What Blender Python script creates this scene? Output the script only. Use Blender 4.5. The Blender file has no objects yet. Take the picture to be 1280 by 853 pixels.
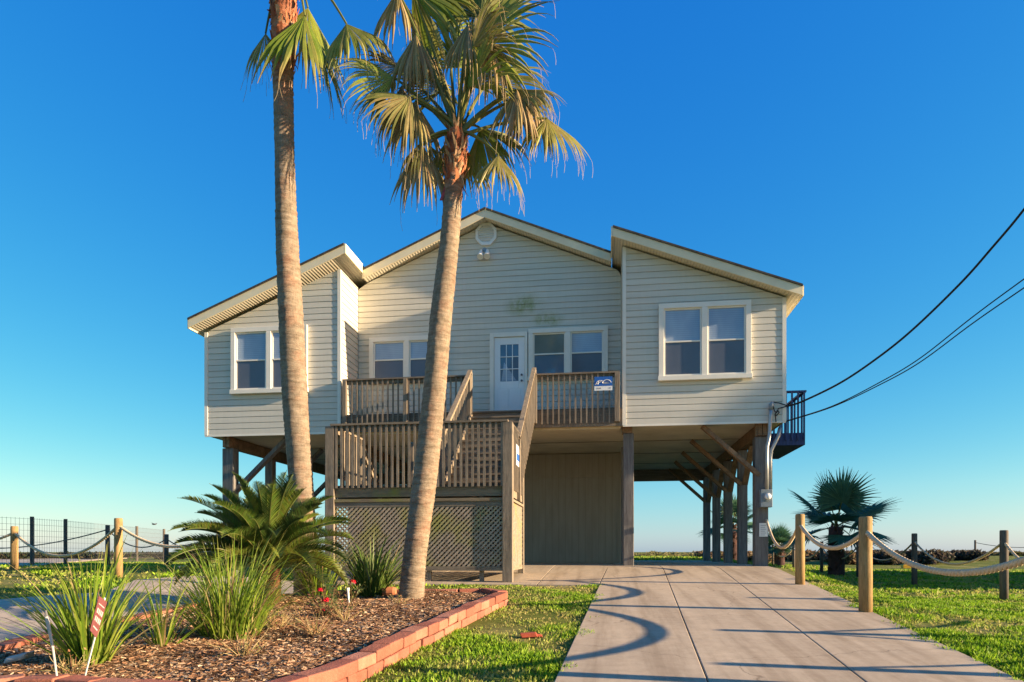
import bpy, math, random
import numpy as np
from mathutils import Vector, Matrix
random.seed(7); NR = np.random.default_rng(7)
C = bpy.context.scene
col = C.collection
R = math.radians
sin, cos, pi = math.sin, math.cos, math.pi

# ------------------------------------------------------------------ camera frame
F = 853.0; CH = 0.36; TH = R(7.8); HY = 690.0
FW = Vector((-sin(TH), cos(TH), 0)); RT = Vector((cos(TH), sin(TH), 0)); UP = Vector((0, 0, 1)); CAM = Vector((0, 0, CH))
def ray(px, py): return FW + RT*((px-640)/F) + UP*((HY-py)/F)
def at(px, py, Y):                       # point of a plane parallel to the house front
    d = ray(px, py); return CAM + d*(Y/d.y)
def atd(px, py, d): return CAM + ray(px, py)*d       # point at a distance along the view axis
def sst(a, b, x):
    t = np.clip((x-a)/(b-a), 0, 1); return t*t*(3-2*t)
def prof(Y):                             # the drive climbs from the street to the slab
    s = np.log1p(np.exp(np.clip((16.2-Y)*3.0, -40, 40)))/3.0
    return np.maximum(-0.059*s, -1.02)
def xr(Y): return 4.02 + (Y-16.0)*0.030 if False else XR0 + (Y-YR0)*XRS
def h(X, Y):
    p = prof(Y)
    wr = sst(0.12, 1.9, X-(XR0+(np.minimum(Y, 30)-YR0)*XRS))
    p = p*(1-wr) + np.minimum(p, -0.5)*wr
    p = p + .13*sst(5.5, 8.0, -X)*(1-sst(14.5, 17.5, Y))
    wl = sst(6.5, 10.5, -X)*sst(13.5, 17, Y)
    p = p*(1-wl) + np.minimum(p, -0.2)*wl
    far = sst(42, 60, Y)
    return p*(1-far) + 0.02*far
XR0, YR0, XRS = 4.3, 16.0, 0.035
def hg(X, Y): return float(h(np.float64(X), np.float64(Y)))
def atg(px, py, dz=0.0):                 # point of the ground seen at a pixel
    d = ray(px, py); lo = 1.5
    t = lo
    while t < 400:
        p = CAM + d*t
        if p.z <= hg(p.x, p.y)+dz: break
        t *= 1.01
    a, b = t/1.01, t
    for _ in range(30):
        m = (a+b)/2; p = CAM + d*m
        if p.z <= hg(p.x, p.y)+dz: b = m
        else: a = m
    p = CAM + d*b
    return Vector((p.x, p.y, hg(p.x, p.y)+dz))
# right edge of the drive from two of its points
def flat(px, py, slope=True):
    d = ray(px, py); t = 1.0
    for _ in range(20000):
        t += 0.005; p = CAM+d*t
        if p.z <= float(prof(np.float64(p.y))): break
    return p
_a, _b = flat(984, 718), flat(1235, 836)
XRS = (_a.x-_b.x)/(_a.y-_b.y); XR0 = _a.x; YR0 = _a.y
_c, _d = flat(747, 738), flat(700, 840)
XLS = (_c.x-_d.x)/(_c.y-_d.y); XL0 = _c.x; YL0 = _c.y
def xre(Y): return XR0+(Y-YR0)*XRS
def xle(Y): return XL0+(Y-YL0)*XLS

# ------------------------------------------------------------------ materials
def nmat(name, rough=0.6, spec=0.4):
    m = bpy.data.materials.new(name); m.use_nodes = True
    nt = m.node_tree; b = nt.nodes['Principled BSDF']
    b.inputs['Roughness'].default_value = rough; b.inputs['Specular IOR Level'].default_value = spec
    return m, nt, b
def N(nt, t, **k):
    n = nt.nodes.new(t)
    for a, v in k.items():
        if a.startswith('i_'):
            n.inputs[a[2:].replace('_', ' ')].default_value = v
        else: setattr(n, a, v)
    return n
def ramp(nt, fac, stops):
    r = nt.nodes.new('ShaderNodeValToRGB'); e = r.color_ramp.elements
    e[0].position, e[0].color = stops[0][0], (*stops[0][1], 1)
    e[1].position, e[1].color = stops[1][0], (*stops[1][1], 1)
    for p, c in stops[2:]:
        x = e.new(p); x.color = (*c, 1)
    nt.links.new(fac, r.inputs['Fac']); return r
def coords(nt, scale=(1, 1, 1), kind='Object'):
    tc = nt.nodes.new('ShaderNodeTexCoord'); mp = nt.nodes.new('ShaderNodeMapping')
    mp.inputs['Scale'].default_value = scale
    nt.links.new(tc.outputs[kind], mp.inputs['Vector']); return mp.outputs['Vector']
def noise(nt, vec, scale, detail=4, rough=0.6):
    n = N(nt, 'ShaderNodeTexNoise'); n.inputs['Scale'].default_value = scale
    n.inputs['Detail'].default_value = detail; n.inputs['Roughness'].default_value = rough
    nt.links.new(vec, n.inputs['Vector']); return n.outputs['Fac']
def mix(nt, fac, a, b, mode='MIX'):
    m = N(nt, 'ShaderNodeMix', data_type='RGBA', blend_type=mode)
    if isinstance(fac, float): m.inputs[0].default_value = fac
    else: nt.links.new(fac, m.inputs[0])
    for i, v in ((6, a), (7, b)):
        if isinstance(v, tuple): m.inputs[i].default_value = (*v, 1)
        else: nt.links.new(v, m.inputs[i])
    return m.outputs[2]
def bump(nt, b, hgt, strength=0.3, dist=0.01):
    n = N(nt, 'ShaderNodeBump'); n.inputs['Strength'].default_value = strength; n.inputs['Distance'].default_value = dist
    nt.links.new(hgt, n.inputs['Height']); nt.links.new(n.outputs['Normal'], b.inputs['Normal'])
def world_pos(nt, scale=(1, 1, 1)):
    g = nt.nodes.new('ShaderNodeNewGeometry'); mp = nt.nodes.new('ShaderNodeMapping'); mp.inputs['Scale'].default_value = scale
    nt.links.new(g.outputs['Position'], mp.inputs['Vector']); return mp.outputs['Vector']
def simple(name, c, var=0.12, scale=6, rough=0.6, spec=0.4, stretch=(1, 1, 1), bmp=0.15, bd=0.004, metal=0.0):
    m, nt, b = nmat(name, rough, spec); v = world_pos(nt, stretch)
    f = noise(nt, v, scale, 5)
    lo = tuple(x*(1-var) for x in c); hi = tuple(min(1, x*(1+var)) for x in c)
    r = ramp(nt, f, [(0.3, lo), (0.7, hi)])
    nt.links.new(r.outputs['Color'], b.inputs['Base Color'])
    b.inputs['Metallic'].default_value = metal
    if bmp: bump(nt, b, noise(nt, v, scale*6, 3), bmp, bd)
    return m
def wood(name, c0, c1, c2, stretch, green=None):
    m, nt, b = nmat(name, 0.8, 0.2)
    v = world_pos(nt, stretch); f = noise(nt, v, 3.0, 6, 0.7)
    r = ramp(nt, f, [(0.25, c0), (0.5, c1), (0.75, c2)])
    f2 = noise(nt, v, 14.0, 4, 0.7)
    g = ramp(nt, f2, [(0.35, (0.55, 0.55, 0.55)), (0.6, (1, 1, 1))])
    c = mix(nt, 0.75, r.outputs['Color'], g.outputs['Color'], 'MULTIPLY')
    if green:
        f3 = noise(nt, world_pos(nt), 1.7, 4); gr = ramp(nt, f3, [(0.48, (0, 0, 0)), (0.68, (1, 1, 1))])
        c = mix(nt, gr.outputs['Color'], c, green)
    nt.links.new(c, b.inputs['Base Color']); bump(nt, b, f2, 0.4, 0.004)
    return m
M = {}
def siding_mat(name, base, mossy=False):
    m, nt, b = nmat(name, 0.45, 0.4)
    f = noise(nt, world_pos(nt, (0.35, 0.35, 6.3)), 1.0, 5)
    r = ramp(nt, f, [(0.3, tuple(x*0.90 for x in base)), (0.7, tuple(min(1, x*1.06) for x in base))])
    c = r.outputs['Color']
    st = noise(nt, world_pos(nt, (6, 6, 0.35)), 2.2, 4)
    sr = ramp(nt, st, [(0.35, (0.86, 0.86, 0.84)), (0.6, (1, 1, 1))]); c = mix(nt, 0.22, c, sr.outputs['Color'], 'MULTIPLY')
    if mossy:                            # the green stains above the entry window
        p = N(nt, 'ShaderNodeNewGeometry'); tot = None
        for (cx, cz, sx, sz) in mossy:
            sub = N(nt, 'ShaderNodeVectorMath', operation='SUBTRACT'); sub.inputs[1].default_value = (cx, 0, cz)
            nt.links.new(p.outputs['Position'], sub.inputs[0])
            ml = N(nt, 'ShaderNodeVectorMath', operation='MULTIPLY'); ml.inputs[1].default_value = (1/sx, 0, 1/sz)
            nt.links.new(sub.outputs[0], ml.inputs[0])
            ln = N(nt, 'ShaderNodeVectorMath', operation='LENGTH'); nt.links.new(ml.outputs[0], ln.inputs[0])
            mr = N(nt, 'ShaderNodeMapRange'); mr.inputs[1].default_value = 1.0; mr.inputs[2].default_value = 0.0
            nt.links.new(ln.outputs['Value'], mr.inputs[0])
            if tot is None: tot = mr.outputs[0]
            else:
                ad = N(nt, 'ShaderNodeMath', operation='MAXIMUM'); nt.links.new(tot, ad.inputs[0]); nt.links.new(mr.outputs[0], ad.inputs[1]); tot = ad.outputs[0]
        nz = noise(nt, world_pos(nt, (1, 1, .7)), 4.0, 7, 0.8); nr = ramp(nt, nz, [(0.36, (0, 0, 0)), (0.66, (1, 1, 1))])
        mm = N(nt, 'ShaderNodeMath', operation='MULTIPLY'); nt.links.new(tot, mm.inputs[0]); nt.links.new(nr.outputs['Color'], mm.inputs[1])
        mc = N(nt, 'ShaderNodeMath', operation='MULTIPLY', use_clamp=True); mc.inputs[1].default_value = 1.7; nt.links.new(mm.outputs[0], mc.inputs[0])
        c = mix(nt, mc.outputs[0], c, (0.33, 0.34, 0.16))
    nt.links.new(c, b.inputs['Base Color']); return m
SID = (0.615, 0.59, 0.505)
M['siding'] = siding_mat('vinyl_siding', SID)
_m1, _m2, _m3 = at(655, 382, 17.6), at(684, 400, 17.6), at(915, 498, 16.4)
M['siding_moss'] = siding_mat('vinyl_siding_stained', SID, [(_m1.x, _m1.z, 0.62, 0.36), (_m2.x, _m2.z, 0.50, 0.26)])
M['trim'] = simple('white_trim', (0.76, 0.73, 0.64), 0.05, 3, 0.4, 0.4, bmp=0.0)
M['fascia'] = simple('cream_fascia', (0.76, 0.68, 0.47), 0.08, 2.0, 0.5, 0.35, bmp=0.05)
M['shingle'] = simple('asphalt_shingle', (0.07, 0.065, 0.06), 0.4, 9, 0.95, 0.1, bmp=0.4)
def soffit_mat():
    m, nt, b = nmat('soffit', 0.6, 0.3)
    w = N(nt, 'ShaderNodeTexWave', wave_type='BANDS', bands_direction='X'); w.inputs['Scale'].default_value = 4.5
    nt.links.new(world_pos(nt), w.inputs['Vector'])
    r = ramp(nt, w.outputs['Fac'], [(0.02, (0.48, 0.45, 0.36)), (0.18, (0.62, 0.58, 0.46))]); nt.links.new(r.outputs['Color'], b.inputs['Base Color'])
    bump(nt, b, w.outputs['Fac'], 0.5, 0.01); return m
M['soffit'] = soffit_mat()
M['ceiling'] = simple('fibre_cement_underside', (0.60, 0.53, 0.39), 0.15, 1.2, 0.8, 0.2, bmp=0.05)
def ply_mat():
    m, nt, b = nmat('grooved_panel', 0.75, 0.25)
    w = N(nt, 'ShaderNodeTexWave', wave_type='BANDS', bands_direction='X'); w.inputs['Scale'].default_value = 1.55
    nt.links.new(world_pos(nt), w.inputs['Vector'])
    f = noise(nt, world_pos(nt, (4, 4, 0.5)), 2, 4); base = ramp(nt, f, [(0.3, (0.30, 0.26, 0.20)), (0.7, (0.36, 0.315, 0.245))])
    g = ramp(nt, w.outputs['Fac'], [(0.0, (0.78, 0.78, 0.78)), (0.03, (1, 1, 1))])
    c = mix(nt, 1.0, base.outputs['Color'], g.outputs['Color'], 'MULTIPLY'); nt.links.new(c, b.inputs['Base Color']); return m
M['panel'] = ply_mat()
M['dark_panel'] = simple('lattice_shade', (.035, .03, .026), .3, 6, .9, .1)  # near-black colour standing in for shade in the lattice gaps
M['wood_v'] = wood('weathered_wood_upright', (0.13, 0.108, 0.083), (0.25, 0.207, 0.158), (0.35, 0.295, 0.225), (5, 5, 0.5))
M['wood_h'] = wood('weathered_wood_lengthwise', (0.12, 0.10, 0.08), (0.23, 0.19, 0.145), (0.33, 0.275, 0.205), (0.5, 4, 7))
M['wood_y'] = wood('weathered_wood_deep', (0.15, 0.118, 0.08), (0.28, 0.225, 0.16), (0.39, 0.32, 0.23), (6, 0.5, 6))
M['wood_mossy'] = wood('mossy_wood', (0.12, 0.10, 0.07), (0.24, 0.19, 0.13), (0.34, 0.27, 0.18), (0.5, 4, 7), (0.22, 0.22, 0.06))
M['lattice'] = wood('lattice_wood', (0.26, 0.205, 0.155), (0.42, 0.34, 0.26), (0.52, 0.43, 0.33), (3, 3, 3), (0.36, 0.33, 0.11))
M['piling'] = wood('piling_wood', (0.09, 0.085, 0.08), (0.18, 0.17, 0.16), (0.27, 0.26, 0.245), (5, 5, 0.35))
M['brace'] = wood('brace_wood', (0.13, 0.085, 0.05), (0.24, 0.155, 0.09), (0.33, 0.22, 0.13), (2, 2, 2))
M['blue_wood'] = simple('dark_blue_wood', (0.04, 0.065, 0.17), 0.35, 5, 0.7, 0.3, (4, 4, 0.7))
M['post'] = wood('fence_post_wood', (0.22, 0.14, 0.06), (0.36, 0.235, 0.10), (0.45, 0.31, 0.15), (7, 7, 0.7))
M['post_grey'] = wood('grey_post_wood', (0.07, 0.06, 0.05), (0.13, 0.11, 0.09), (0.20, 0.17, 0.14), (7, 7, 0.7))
def rope_mat():
    m, nt, b = nmat('rope_fibre', 0.9, 0.1)
    f = noise(nt, world_pos(nt), 40, 3); r = ramp(nt, f, [(0.3, (0.46, 0.36, 0.23)), (0.7, (0.68, 0.55, 0.38))]); nt.links.new(r.outputs['Color'], b.inputs['Base Color'])
    bump(nt, b, f, 0.5, 0.01); return m
M['rope'] = rope_mat()
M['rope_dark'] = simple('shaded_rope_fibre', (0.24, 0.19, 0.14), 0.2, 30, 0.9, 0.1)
M['white'] = simple('white_paint', (0.78, 0.79, 0.78), 0.03, 4, 0.35, 0.5, bmp=0)
M['metal'] = simple('galvanised_metal', (0.38, 0.40, 0.42), 0.15, 8, 0.5, 0.5, bmp=0.05, metal=0.7)
M['meter'] = simple('meter_grey', (0.20, 0.25, 0.29), 0.1, 8, 0.5, 0.4, bmp=0)
M['black'] = simple('black_rubber', (0.015, 0.015, 0.018), 0.3, 10, 0.6, 0.3, bmp=0)
M['iron'] = simple('dark_iron', (0.11, 0.11, 0.12), 0.3, 10, 0.6, 0.4, bmp=0)
M['blue_sign'] = simple('blue_sign', (0.02, 0.11, 0.42), 0.05, 5, 0.4, 0.5, bmp=0)
M['sign_grey'] = simple('sign_grey', (0.30, 0.31, 0.36), 0.05, 5, 0.4, 0.5, bmp=0)
M['maroon'] = simple('maroon_sign', (0.20, 0.07, 0.075), 0.12, 12, 0.45, 0.4, bmp=0)
M['yellow'] = simple('yellow_plastic', (0.75, 0.42, 0.03), 0.1, 6, 0.5, 0.4, bmp=0)
M['rose_red'] = simple('rose_petal', (0.62, 0.012, 0.03), 0.25, 30, 0.5, 0.3, bmp=0)
M['litter_red'] = simple('red_brick_shard', (0.42, 0.09, 0.05), 0.2, 20, 0.8, 0.2)
M['stone'] = simple('pale_stone', (0.42, 0.41, 0.39), 0.15, 20, 0.7, 0.3)
M['terracotta'] = simple('terracotta', (0.45, 0.17, 0.08), 0.2, 15, 0.7, 0.3)
M['gull'] = simple('bird_grey', (0.12, 0.12, 0.13), 0.2, 5, 0.7, 0.2, bmp=0)
def glass_mat(name, c, rough=0.05):
    m, nt, b = nmat(name, rough, 0.7); f = noise(nt, world_pos(nt, (1, 1, 1.0)), 1.3, 3)
    r = ramp(nt, f, [(0.3, tuple(x*0.85 for x in c)), (0.7, tuple(x*1.1 for x in c))]); nt.links.new(r.outputs['Color'], b.inputs['Base Color'])
    b.inputs['Coat Weight'].default_value = 0.4; b.inputs['Coat Roughness'].default_value = 0.03
    return m
def blind_mat():
    m, nt, b = nmat('blind_with_reflection', .05, .7); w = N(nt, 'ShaderNodeTexWave', wave_type='BANDS', bands_direction='Z'); w.inputs['Scale'].default_value = 6.5; w.inputs['Distortion'].default_value = .4
    nt.links.new(world_pos(nt), w.inputs['Vector']); f = noise(nt, world_pos(nt, (.9, .9, .5)), 1.1, 3)
    r = ramp(nt, f, [(.35, (.24, .31, .42)), (.65, (.38, .46, .55))]); g_ = ramp(nt, w.outputs['Fac'], [(0, (.8, .8, .82)), (.5, (1, 1, 1))])  # slat bands, plus blue patches painted as reflection in the glass
    nt.links.new(mix(nt, .7, r.outputs['Color'], g_.outputs['Color'], 'MULTIPLY'), b.inputs['Base Color']); b.inputs['Coat Weight'].default_value = .5; b.inputs['Coat Roughness'].default_value = .02; return m
M['blind'] = blind_mat()
M['screen'] = glass_mat('insect_screen', (0.085, 0.09, 0.115), 0.35)
M['clear'] = glass_mat('door_glass', (0.10, 0.17, 0.25))
M['greenish'] = glass_mat('curtain_behind_glass', (0.17, 0.21, 0.20))
def concrete_mat(name, c, dark):
    m, nt, b = nmat(name, 0.85, 0.25)
    v = world_pos(nt); f = noise(nt, v, 0.9, 6, 0.65); f2 = noise(nt, v, 9, 6, 0.7); f3 = noise(nt, v, 120, 2)
    r = ramp(nt, f, [(0.28, dark), (0.55, c), (0.8, tuple(min(1, x*1.1) for x in c))])
    g = ramp(nt, f2, [(0.3, (0.80, 0.79, 0.77)), (0.62, (1, 1, 1))])
    cc = mix(nt, 0.8, r.outputs['Color'], g.outputs['Color'], 'MULTIPLY')
    g2 = ramp(nt, f3, [(0.3, (0.85, 0.85, 0.85)), (0.6, (1, 1, 1))]); cc = mix(nt, 0.7, cc, g2.outputs['Color'], 'MULTIPLY')
    # faint tyre tracks and stains running along the drive
    ft = noise(nt, world_pos(nt, (1.5, 0.07, 1)), 2.4, 6, .65); gt = ramp(nt, ft, [(0.36, (0.66, 0.63, 0.60)), (0.5, (.95, .95, .95)), (0.68, (1.1, 1.1, 1.1))])
    cc = mix(nt, 0.75, cc, gt.outputs['Color'], 'MULTIPLY')
    vo = N(nt, 'ShaderNodeTexVoronoi', feature='DISTANCE_TO_EDGE'); vo.inputs['Scale'].default_value = .42
    wv = N(nt, 'ShaderNodeTexNoise'); wv.inputs['Scale'].default_value = 2.2; wv.inputs['Detail'].default_value = 5; nt.links.new(v, wv.inputs['Vector'])
    wm = N(nt, 'ShaderNodeVectorMath', operation='MULTIPLY_ADD'); wm.inputs[1].default_value = (.55, .55, 0); nt.links.new(wv.outputs['Color'], wm.inputs[0]); nt.links.new(v, wm.inputs[2]); nt.links.new(wm.outputs[0], vo.inputs['Vector'])
    cr = ramp(nt, vo.outputs['Distance'], [(0.0, (.45, .43, .41)), (0.0022, (1, 1, 1))]); cc = mix(nt, .8, cc, cr.outputs['Color'], 'MULTIPLY')
    nt.links.new(cc, b.inputs['Base Color']); bump(nt, b, f3, 0.25, 0.004); return m
M['concrete'] = concrete_mat('drive_concrete', (0.49, 0.395, 0.28), (0.41, 0.33, 0.235))
M['path'] = concrete_mat('path_concrete', (0.48, 0.40, 0.31), (0.40, 0.33, 0.26))
def ground_mat():
    m, nt, b = nmat('lawn_soil', 0.95, 0.1)
    v = world_pos(nt); f = noise(nt, v, 0.55, 5, 0.6); f2 = noise(nt, world_pos(nt, (0.5, 2.2, 1)), 5, 5, 0.7)
    a = ramp(nt, f, [(0.35, (0.08, 0.125, 0.015)), (0.52, (0.16, 0.18, 0.035)), (0.68, (0.33, 0.28, 0.12))])
    g = ramp(nt, f2, [(0.3, (0.45, 0.45, 0.42)), (0.65, (1.1, 1.1, 1.0))])
    c = mix(nt, 0.8, a.outputs['Color'], g.outputs['Color'], 'MULTIPLY')
    nt.links.new(c, b.inputs['Base Color']); bump(nt, b, f2, 0.8, 0.05); return m
M['ground'] = ground_mat()
def mulch_mat():
    m, nt, b = nmat('mulch_soil', 0.95, 0.1); v = world_pos(nt)
    f = noise(nt, v, 22, 5, 0.75); f2 = noise(nt, v, 1.8, 4)
    a = ramp(nt, f, [(0.3, (0.06, 0.032, 0.018)), (0.5, (0.24, 0.13, 0.068)), (0.72, (0.42, 0.27, 0.155))])
    g = ramp(nt, f2, [(0.35, (0.62, 0.60, 0.58)), (0.6, (1, 1, 1))]); c = mix(nt, 0.9, a.outputs['Color'], g.outputs['Color'], 'MULTIPLY')
    nt.links.new(c, b.inputs['Base Color']); bump(nt, b, f, 1.0, 0.03); return m
M['mulch'] = mulch_mat()
def brick_mat():
    m, nt, b = nmat('pink_block', 0.9, 0.2); v = world_pos(nt)
    f = noise(nt, v, 3.5, 6, 0.7); f2 = noise(nt, v, 45, 4, 0.7)
    at_ = N(nt, 'ShaderNodeAttribute', attribute_name='Col')
    a = ramp(nt, f, [(0.3, (0.75, 0.70, 0.66)), (0.7, (1.15, 1.1, 1.08))])
    c = mix(nt, 1.0, at_.outputs['Color'], a.outputs['Color'], 'MULTIPLY')
    g = ramp(nt, f2, [(0.3, (0.7, 0.7, 0.7)), (0.6, (1, 1, 1))]); c = mix(nt, 0.7, c, g.outputs['Color'], 'MULTIPLY')
    nt.links.new(c, b.inputs['Base Color']); bump(nt, b, f2, 0.7, 0.01); return m
M['brick'] = brick_mat()
def leaf_mat(name, rough=0.5, trans=0.3, spec=0.35):
    m, nt, b = nmat(name, rough, spec)
    a = N(nt, 'ShaderNodeAttribute', attribute_name='Col')
    f = noise(nt, world_pos(nt), 7, 3); g = ramp(nt, f, [(0.3, (0.75, 0.78, 0.72)), (0.7, (1.15, 1.12, 1.05))])
    c = mix(nt, 1.0, a.outputs['Color'], g.outputs['Color'], 'MULTIPLY'); nt.links.new(c, b.inputs['Base Color'])
    t = N(nt, 'ShaderNodeBsdfTranslucent'); nt.links.new(c, t.inputs['Color'])
    mx = N(nt, 'ShaderNodeMixShader'); mx.inputs[0].default_value = trans
    nt.links.new(b.outputs[0], mx.inputs[1]); nt.links.new(t.outputs[0], mx.inputs[2])
    nt.links.new(mx.outputs[0], nt.nodes['Material Output'].inputs['Surface']); return m
M['leaf'] = leaf_mat('leaf'); M['grass'] = leaf_mat('grass_blades', 0.6, 0.35, 0.2); M['chip'] = leaf_mat('wood_chips', 0.9, 0.0, 0.1)
def trunk_mat(name, c0, c1, c2, hi=None, z0=0, z1=1):
    m, nt, b = nmat(name, 0.9, 0.15)
    v = world_pos(nt); f = noise(nt, world_pos(nt, (1, 1, 3)), 5, 6, 0.7)
    w = noise(nt, world_pos(nt, (2.2, 2.2, 14)), 2.2, 5, 0.7)
    a = ramp(nt, f, [(0.3, c0), (0.5, c1), (0.7, c2)]); g = ramp(nt, w, [(0.36, (0.72, 0.70, 0.68)), (0.56, (1.04, 1.04, 1.04))])
    c = mix(nt, 0.6, a.outputs['Color'], g.outputs['Color'], 'MULTIPLY')
    f4 = noise(nt, world_pos(nt, (9, 9, 2)), 6, 4, 0.7); g4 = ramp(nt, f4, [(0.36, (0.6, 0.58, 0.55)), (0.6, (1, 1, 1))]); c = mix(nt, 0.6, c, g4.outputs['Color'], 'MULTIPLY')
    if hi:                              # the red-brown bark near the crown that still holds its leaf bases
        p = N(nt, 'ShaderNodeNewGeometry'); s = N(nt, 'ShaderNodeSeparateXYZ'); nt.links.new(p.outputs['Position'], s.inputs[0])
        mr = N(nt, 'ShaderNodeMapRange'); mr.inputs[1].default_value = z0; mr.inputs[2].default_value = z1; nt.links.new(s.outputs['Z'], mr.inputs[0])
        f3 = noise(nt, v, 4, 4); ad = N(nt, 'ShaderNodeMath', operation='ADD'); nt.links.new(mr.outputs[0], ad.inputs[0])
        sb = N(nt, 'ShaderNodeMath', operation='MULTIPLY_ADD'); sb.inputs[1].default_value = 1.4; sb.inputs[2].default_value = -0.7; nt.links.new(f3, sb.inputs[0]); nt.links.new(sb.outputs[0], ad.inputs[1])
        ad.use_clamp = True
        rr = ramp(nt, f, [(0.32, tuple(x*0.4 for x in hi)), (0.5, hi), (0.72, (.42, .27, .16))]); c = mix(nt, ad.outputs[0], c, rr.outputs['Color'])
    nt.links.new(c, b.inputs['Base Color'])
    bump(nt, b, w, 0.7, 0.03); return m

# ------------------------------------------------------------------ mesh builder
class MB:
    def __init__(s): s.v = []; s.f = []; s.c = []
    def face(s, pts, c=None):
        i = len(s.v); s.v += [tuple(p) for p in pts]; s.f.append(tuple(range(i, i+len(pts)))); s.c += [c or (1, 1, 1)]*len(pts)
    def obox(s, c, ax, ay, az, colr=None):          # centre and three half-axes
        c, ax, ay, az = map(Vector, (c, ax, ay, az)); i = len(s.v)
        for k in (-1, 1):
            for j in (-1, 1):
                for l in (-1, 1): s.v.append(tuple(c+ax*l+ay*j+az*k))
        for q in ((0, 2, 3, 1), (4, 5, 7, 6), (0, 1, 5, 4), (2, 6, 7, 3), (0, 4, 6, 2), (1, 3, 7, 5)): s.f.append(tuple(i+a for a in q))
        s.c += [colr or (1, 1, 1)]*8
    def box(s, x0, x1, y0, y1, z0, z1, colr=None):
        s.obox(((x0+x1)/2, (y0+y1)/2, (z0+z1)/2), ((x1-x0)/2, 0, 0), (0, (y1-y0)/2, 0), (0, 0, (z1-z0)/2), colr)
    def bar(s, p, q, w, t, up=(0, 0, 1), colr=None):  # rectangular bar; w across, t along 'up'
        p, q = Vector(p), Vector(q); d = q-p; L = d.length; d.normalize(); u = Vector(up)
        sd = d.cross(u)
        if sd.length < 1e-4: sd = d.cross(Vector((0, 1, 0)))
        sd.normalize(); n = sd.cross(d)
        s.obox((p+q)/2, d*(L/2), sd*(w/2), n*(t/2), colr)
    def tube(s, pts, rad, n=8, colr=None, cap=True):
        pts = [Vector(p) for p in pts]
        if not hasattr(rad, '__len__'): rad = [rad]*len(pts)
        i0 = len(s.v); ref = Vector((0.13, 0.31, 0.94)).normalized()
        for k, p in enumerate(pts):
            d = (pts[min(k+1, len(pts)-1)]-pts[max(k-1, 0)]).normalized()
            a = d.cross(ref)
            if a.length < 0.2: a = d.cross(Vector((1, 0.1, 0)))
            a.normalize(); b = d.cross(a)
            for j in range(n):
                t = 2*pi*j/n; s.v.append(tuple(p+(a*cos(t)+b*sin(t))*rad[k]))
        cs = colr if isinstance(colr, list) else [colr or (1, 1, 1)]*len(pts)
        for k in range(len(pts)): s.c += [cs[k]]*n
        for k in range(len(pts)-1):
            for j in range(n):
                a = i0+k*n+j; b = i0+k*n+(j+1) % n; s.f.append((a, b, b+n, a+n))
        if cap:
            s.f.append(tuple(i0+j for j in reversed(range(n)))); s.f.append(tuple(i0+(len(pts)-1)*n+j for j in range(n)))
    def prism(s, poly, axis, a, b, colr=None):      # polygon in XZ extruded along Y, or in XY extruded along Z
        n = len(poly); i = len(s.v)
        for t in (a, b):
            for (u, w) in poly: s.v.append((u, t, w) if axis == 'y' else (u, w, t))
        s.c += [colr or (1, 1, 1)]*(2*n)
        s.f.append(tuple(i+k for k in range(n))); s.f.append(tuple(i+n+k for k in reversed(range(n))))
        for k in range(n):
            m = (k+1) % n; s.f.append((i+k, i+n+k, i+n+m, i+m))
    def build(s, name, mat, parent=None, loc=None, smooth=False, bevel=0.0, recalc=False):
        me = bpy.data.meshes.new(name)
        off = Vector(loc) if loc is not None else Vector((0, 0, 0))
        V = np.array(s.v, dtype=np.float64) - np.array(off)
        me.from_pydata(V.tolist(), [], s.f); me.update()
        if recalc or bevel:
            import bmesh
            bm = bmesh.new(); bm.from_mesh(me); bmesh.ops.recalc_face_normals(bm, faces=bm.faces); bm.to_mesh(me); bm.free()
        ca = me.color_attributes.new('Col', 'FLOAT_COLOR', 'POINT')
        cc = np.ones((len(s.v), 4), dtype=np.float32); cc[:, :3] = np.array(s.c, dtype=np.float32)
        if len(me.vertices) == len(s.v): ca.data.foreach_set('color', cc.ravel())
        if smooth: me.polygons.foreach_set('use_smooth', [True]*len(me.polygons))
        me.materials.append(mat)
        o = bpy.data.objects.new(name, me); col.objects.link(o); o.location = off
        if bevel:
            b = o.modifiers.new('edge', 'BEVEL'); b.width = bevel; b.segments = 2; b.limit_method = 'ANGLE'
        if parent is not None: setpar(o, parent)
        return o
def setpar(o, p):
    o.parent = p; o.matrix_parent_inverse = Matrix.Translation(-wl(p))
def wl(o):
    l = Vector(o.location)
    if o.parent: return Vector(o.location)          # children keep world coordinates through the inverse
    return l
def tag(o, label=None, cat=None, group=None, kind=None):
    for k, v in (('label', label), ('category', cat), ('group', group), ('kind', kind)):
        if v: o[k] = v
    return o
def empty(name, loc, label, cat, group=None):
    o = bpy.data.objects.new(name, None); col.objects.link(o); o.location = loc; o.empty_display_size = 0.2
    return tag(o, label, cat, group)
def dup(o, delta, parent):
    c = o.copy(); col.objects.link(c); c.parent = parent; c.matrix_parent_inverse = o.matrix_parent_inverse.copy()
    c.location = Vector(o.location)+Vector(delta); return c
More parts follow.
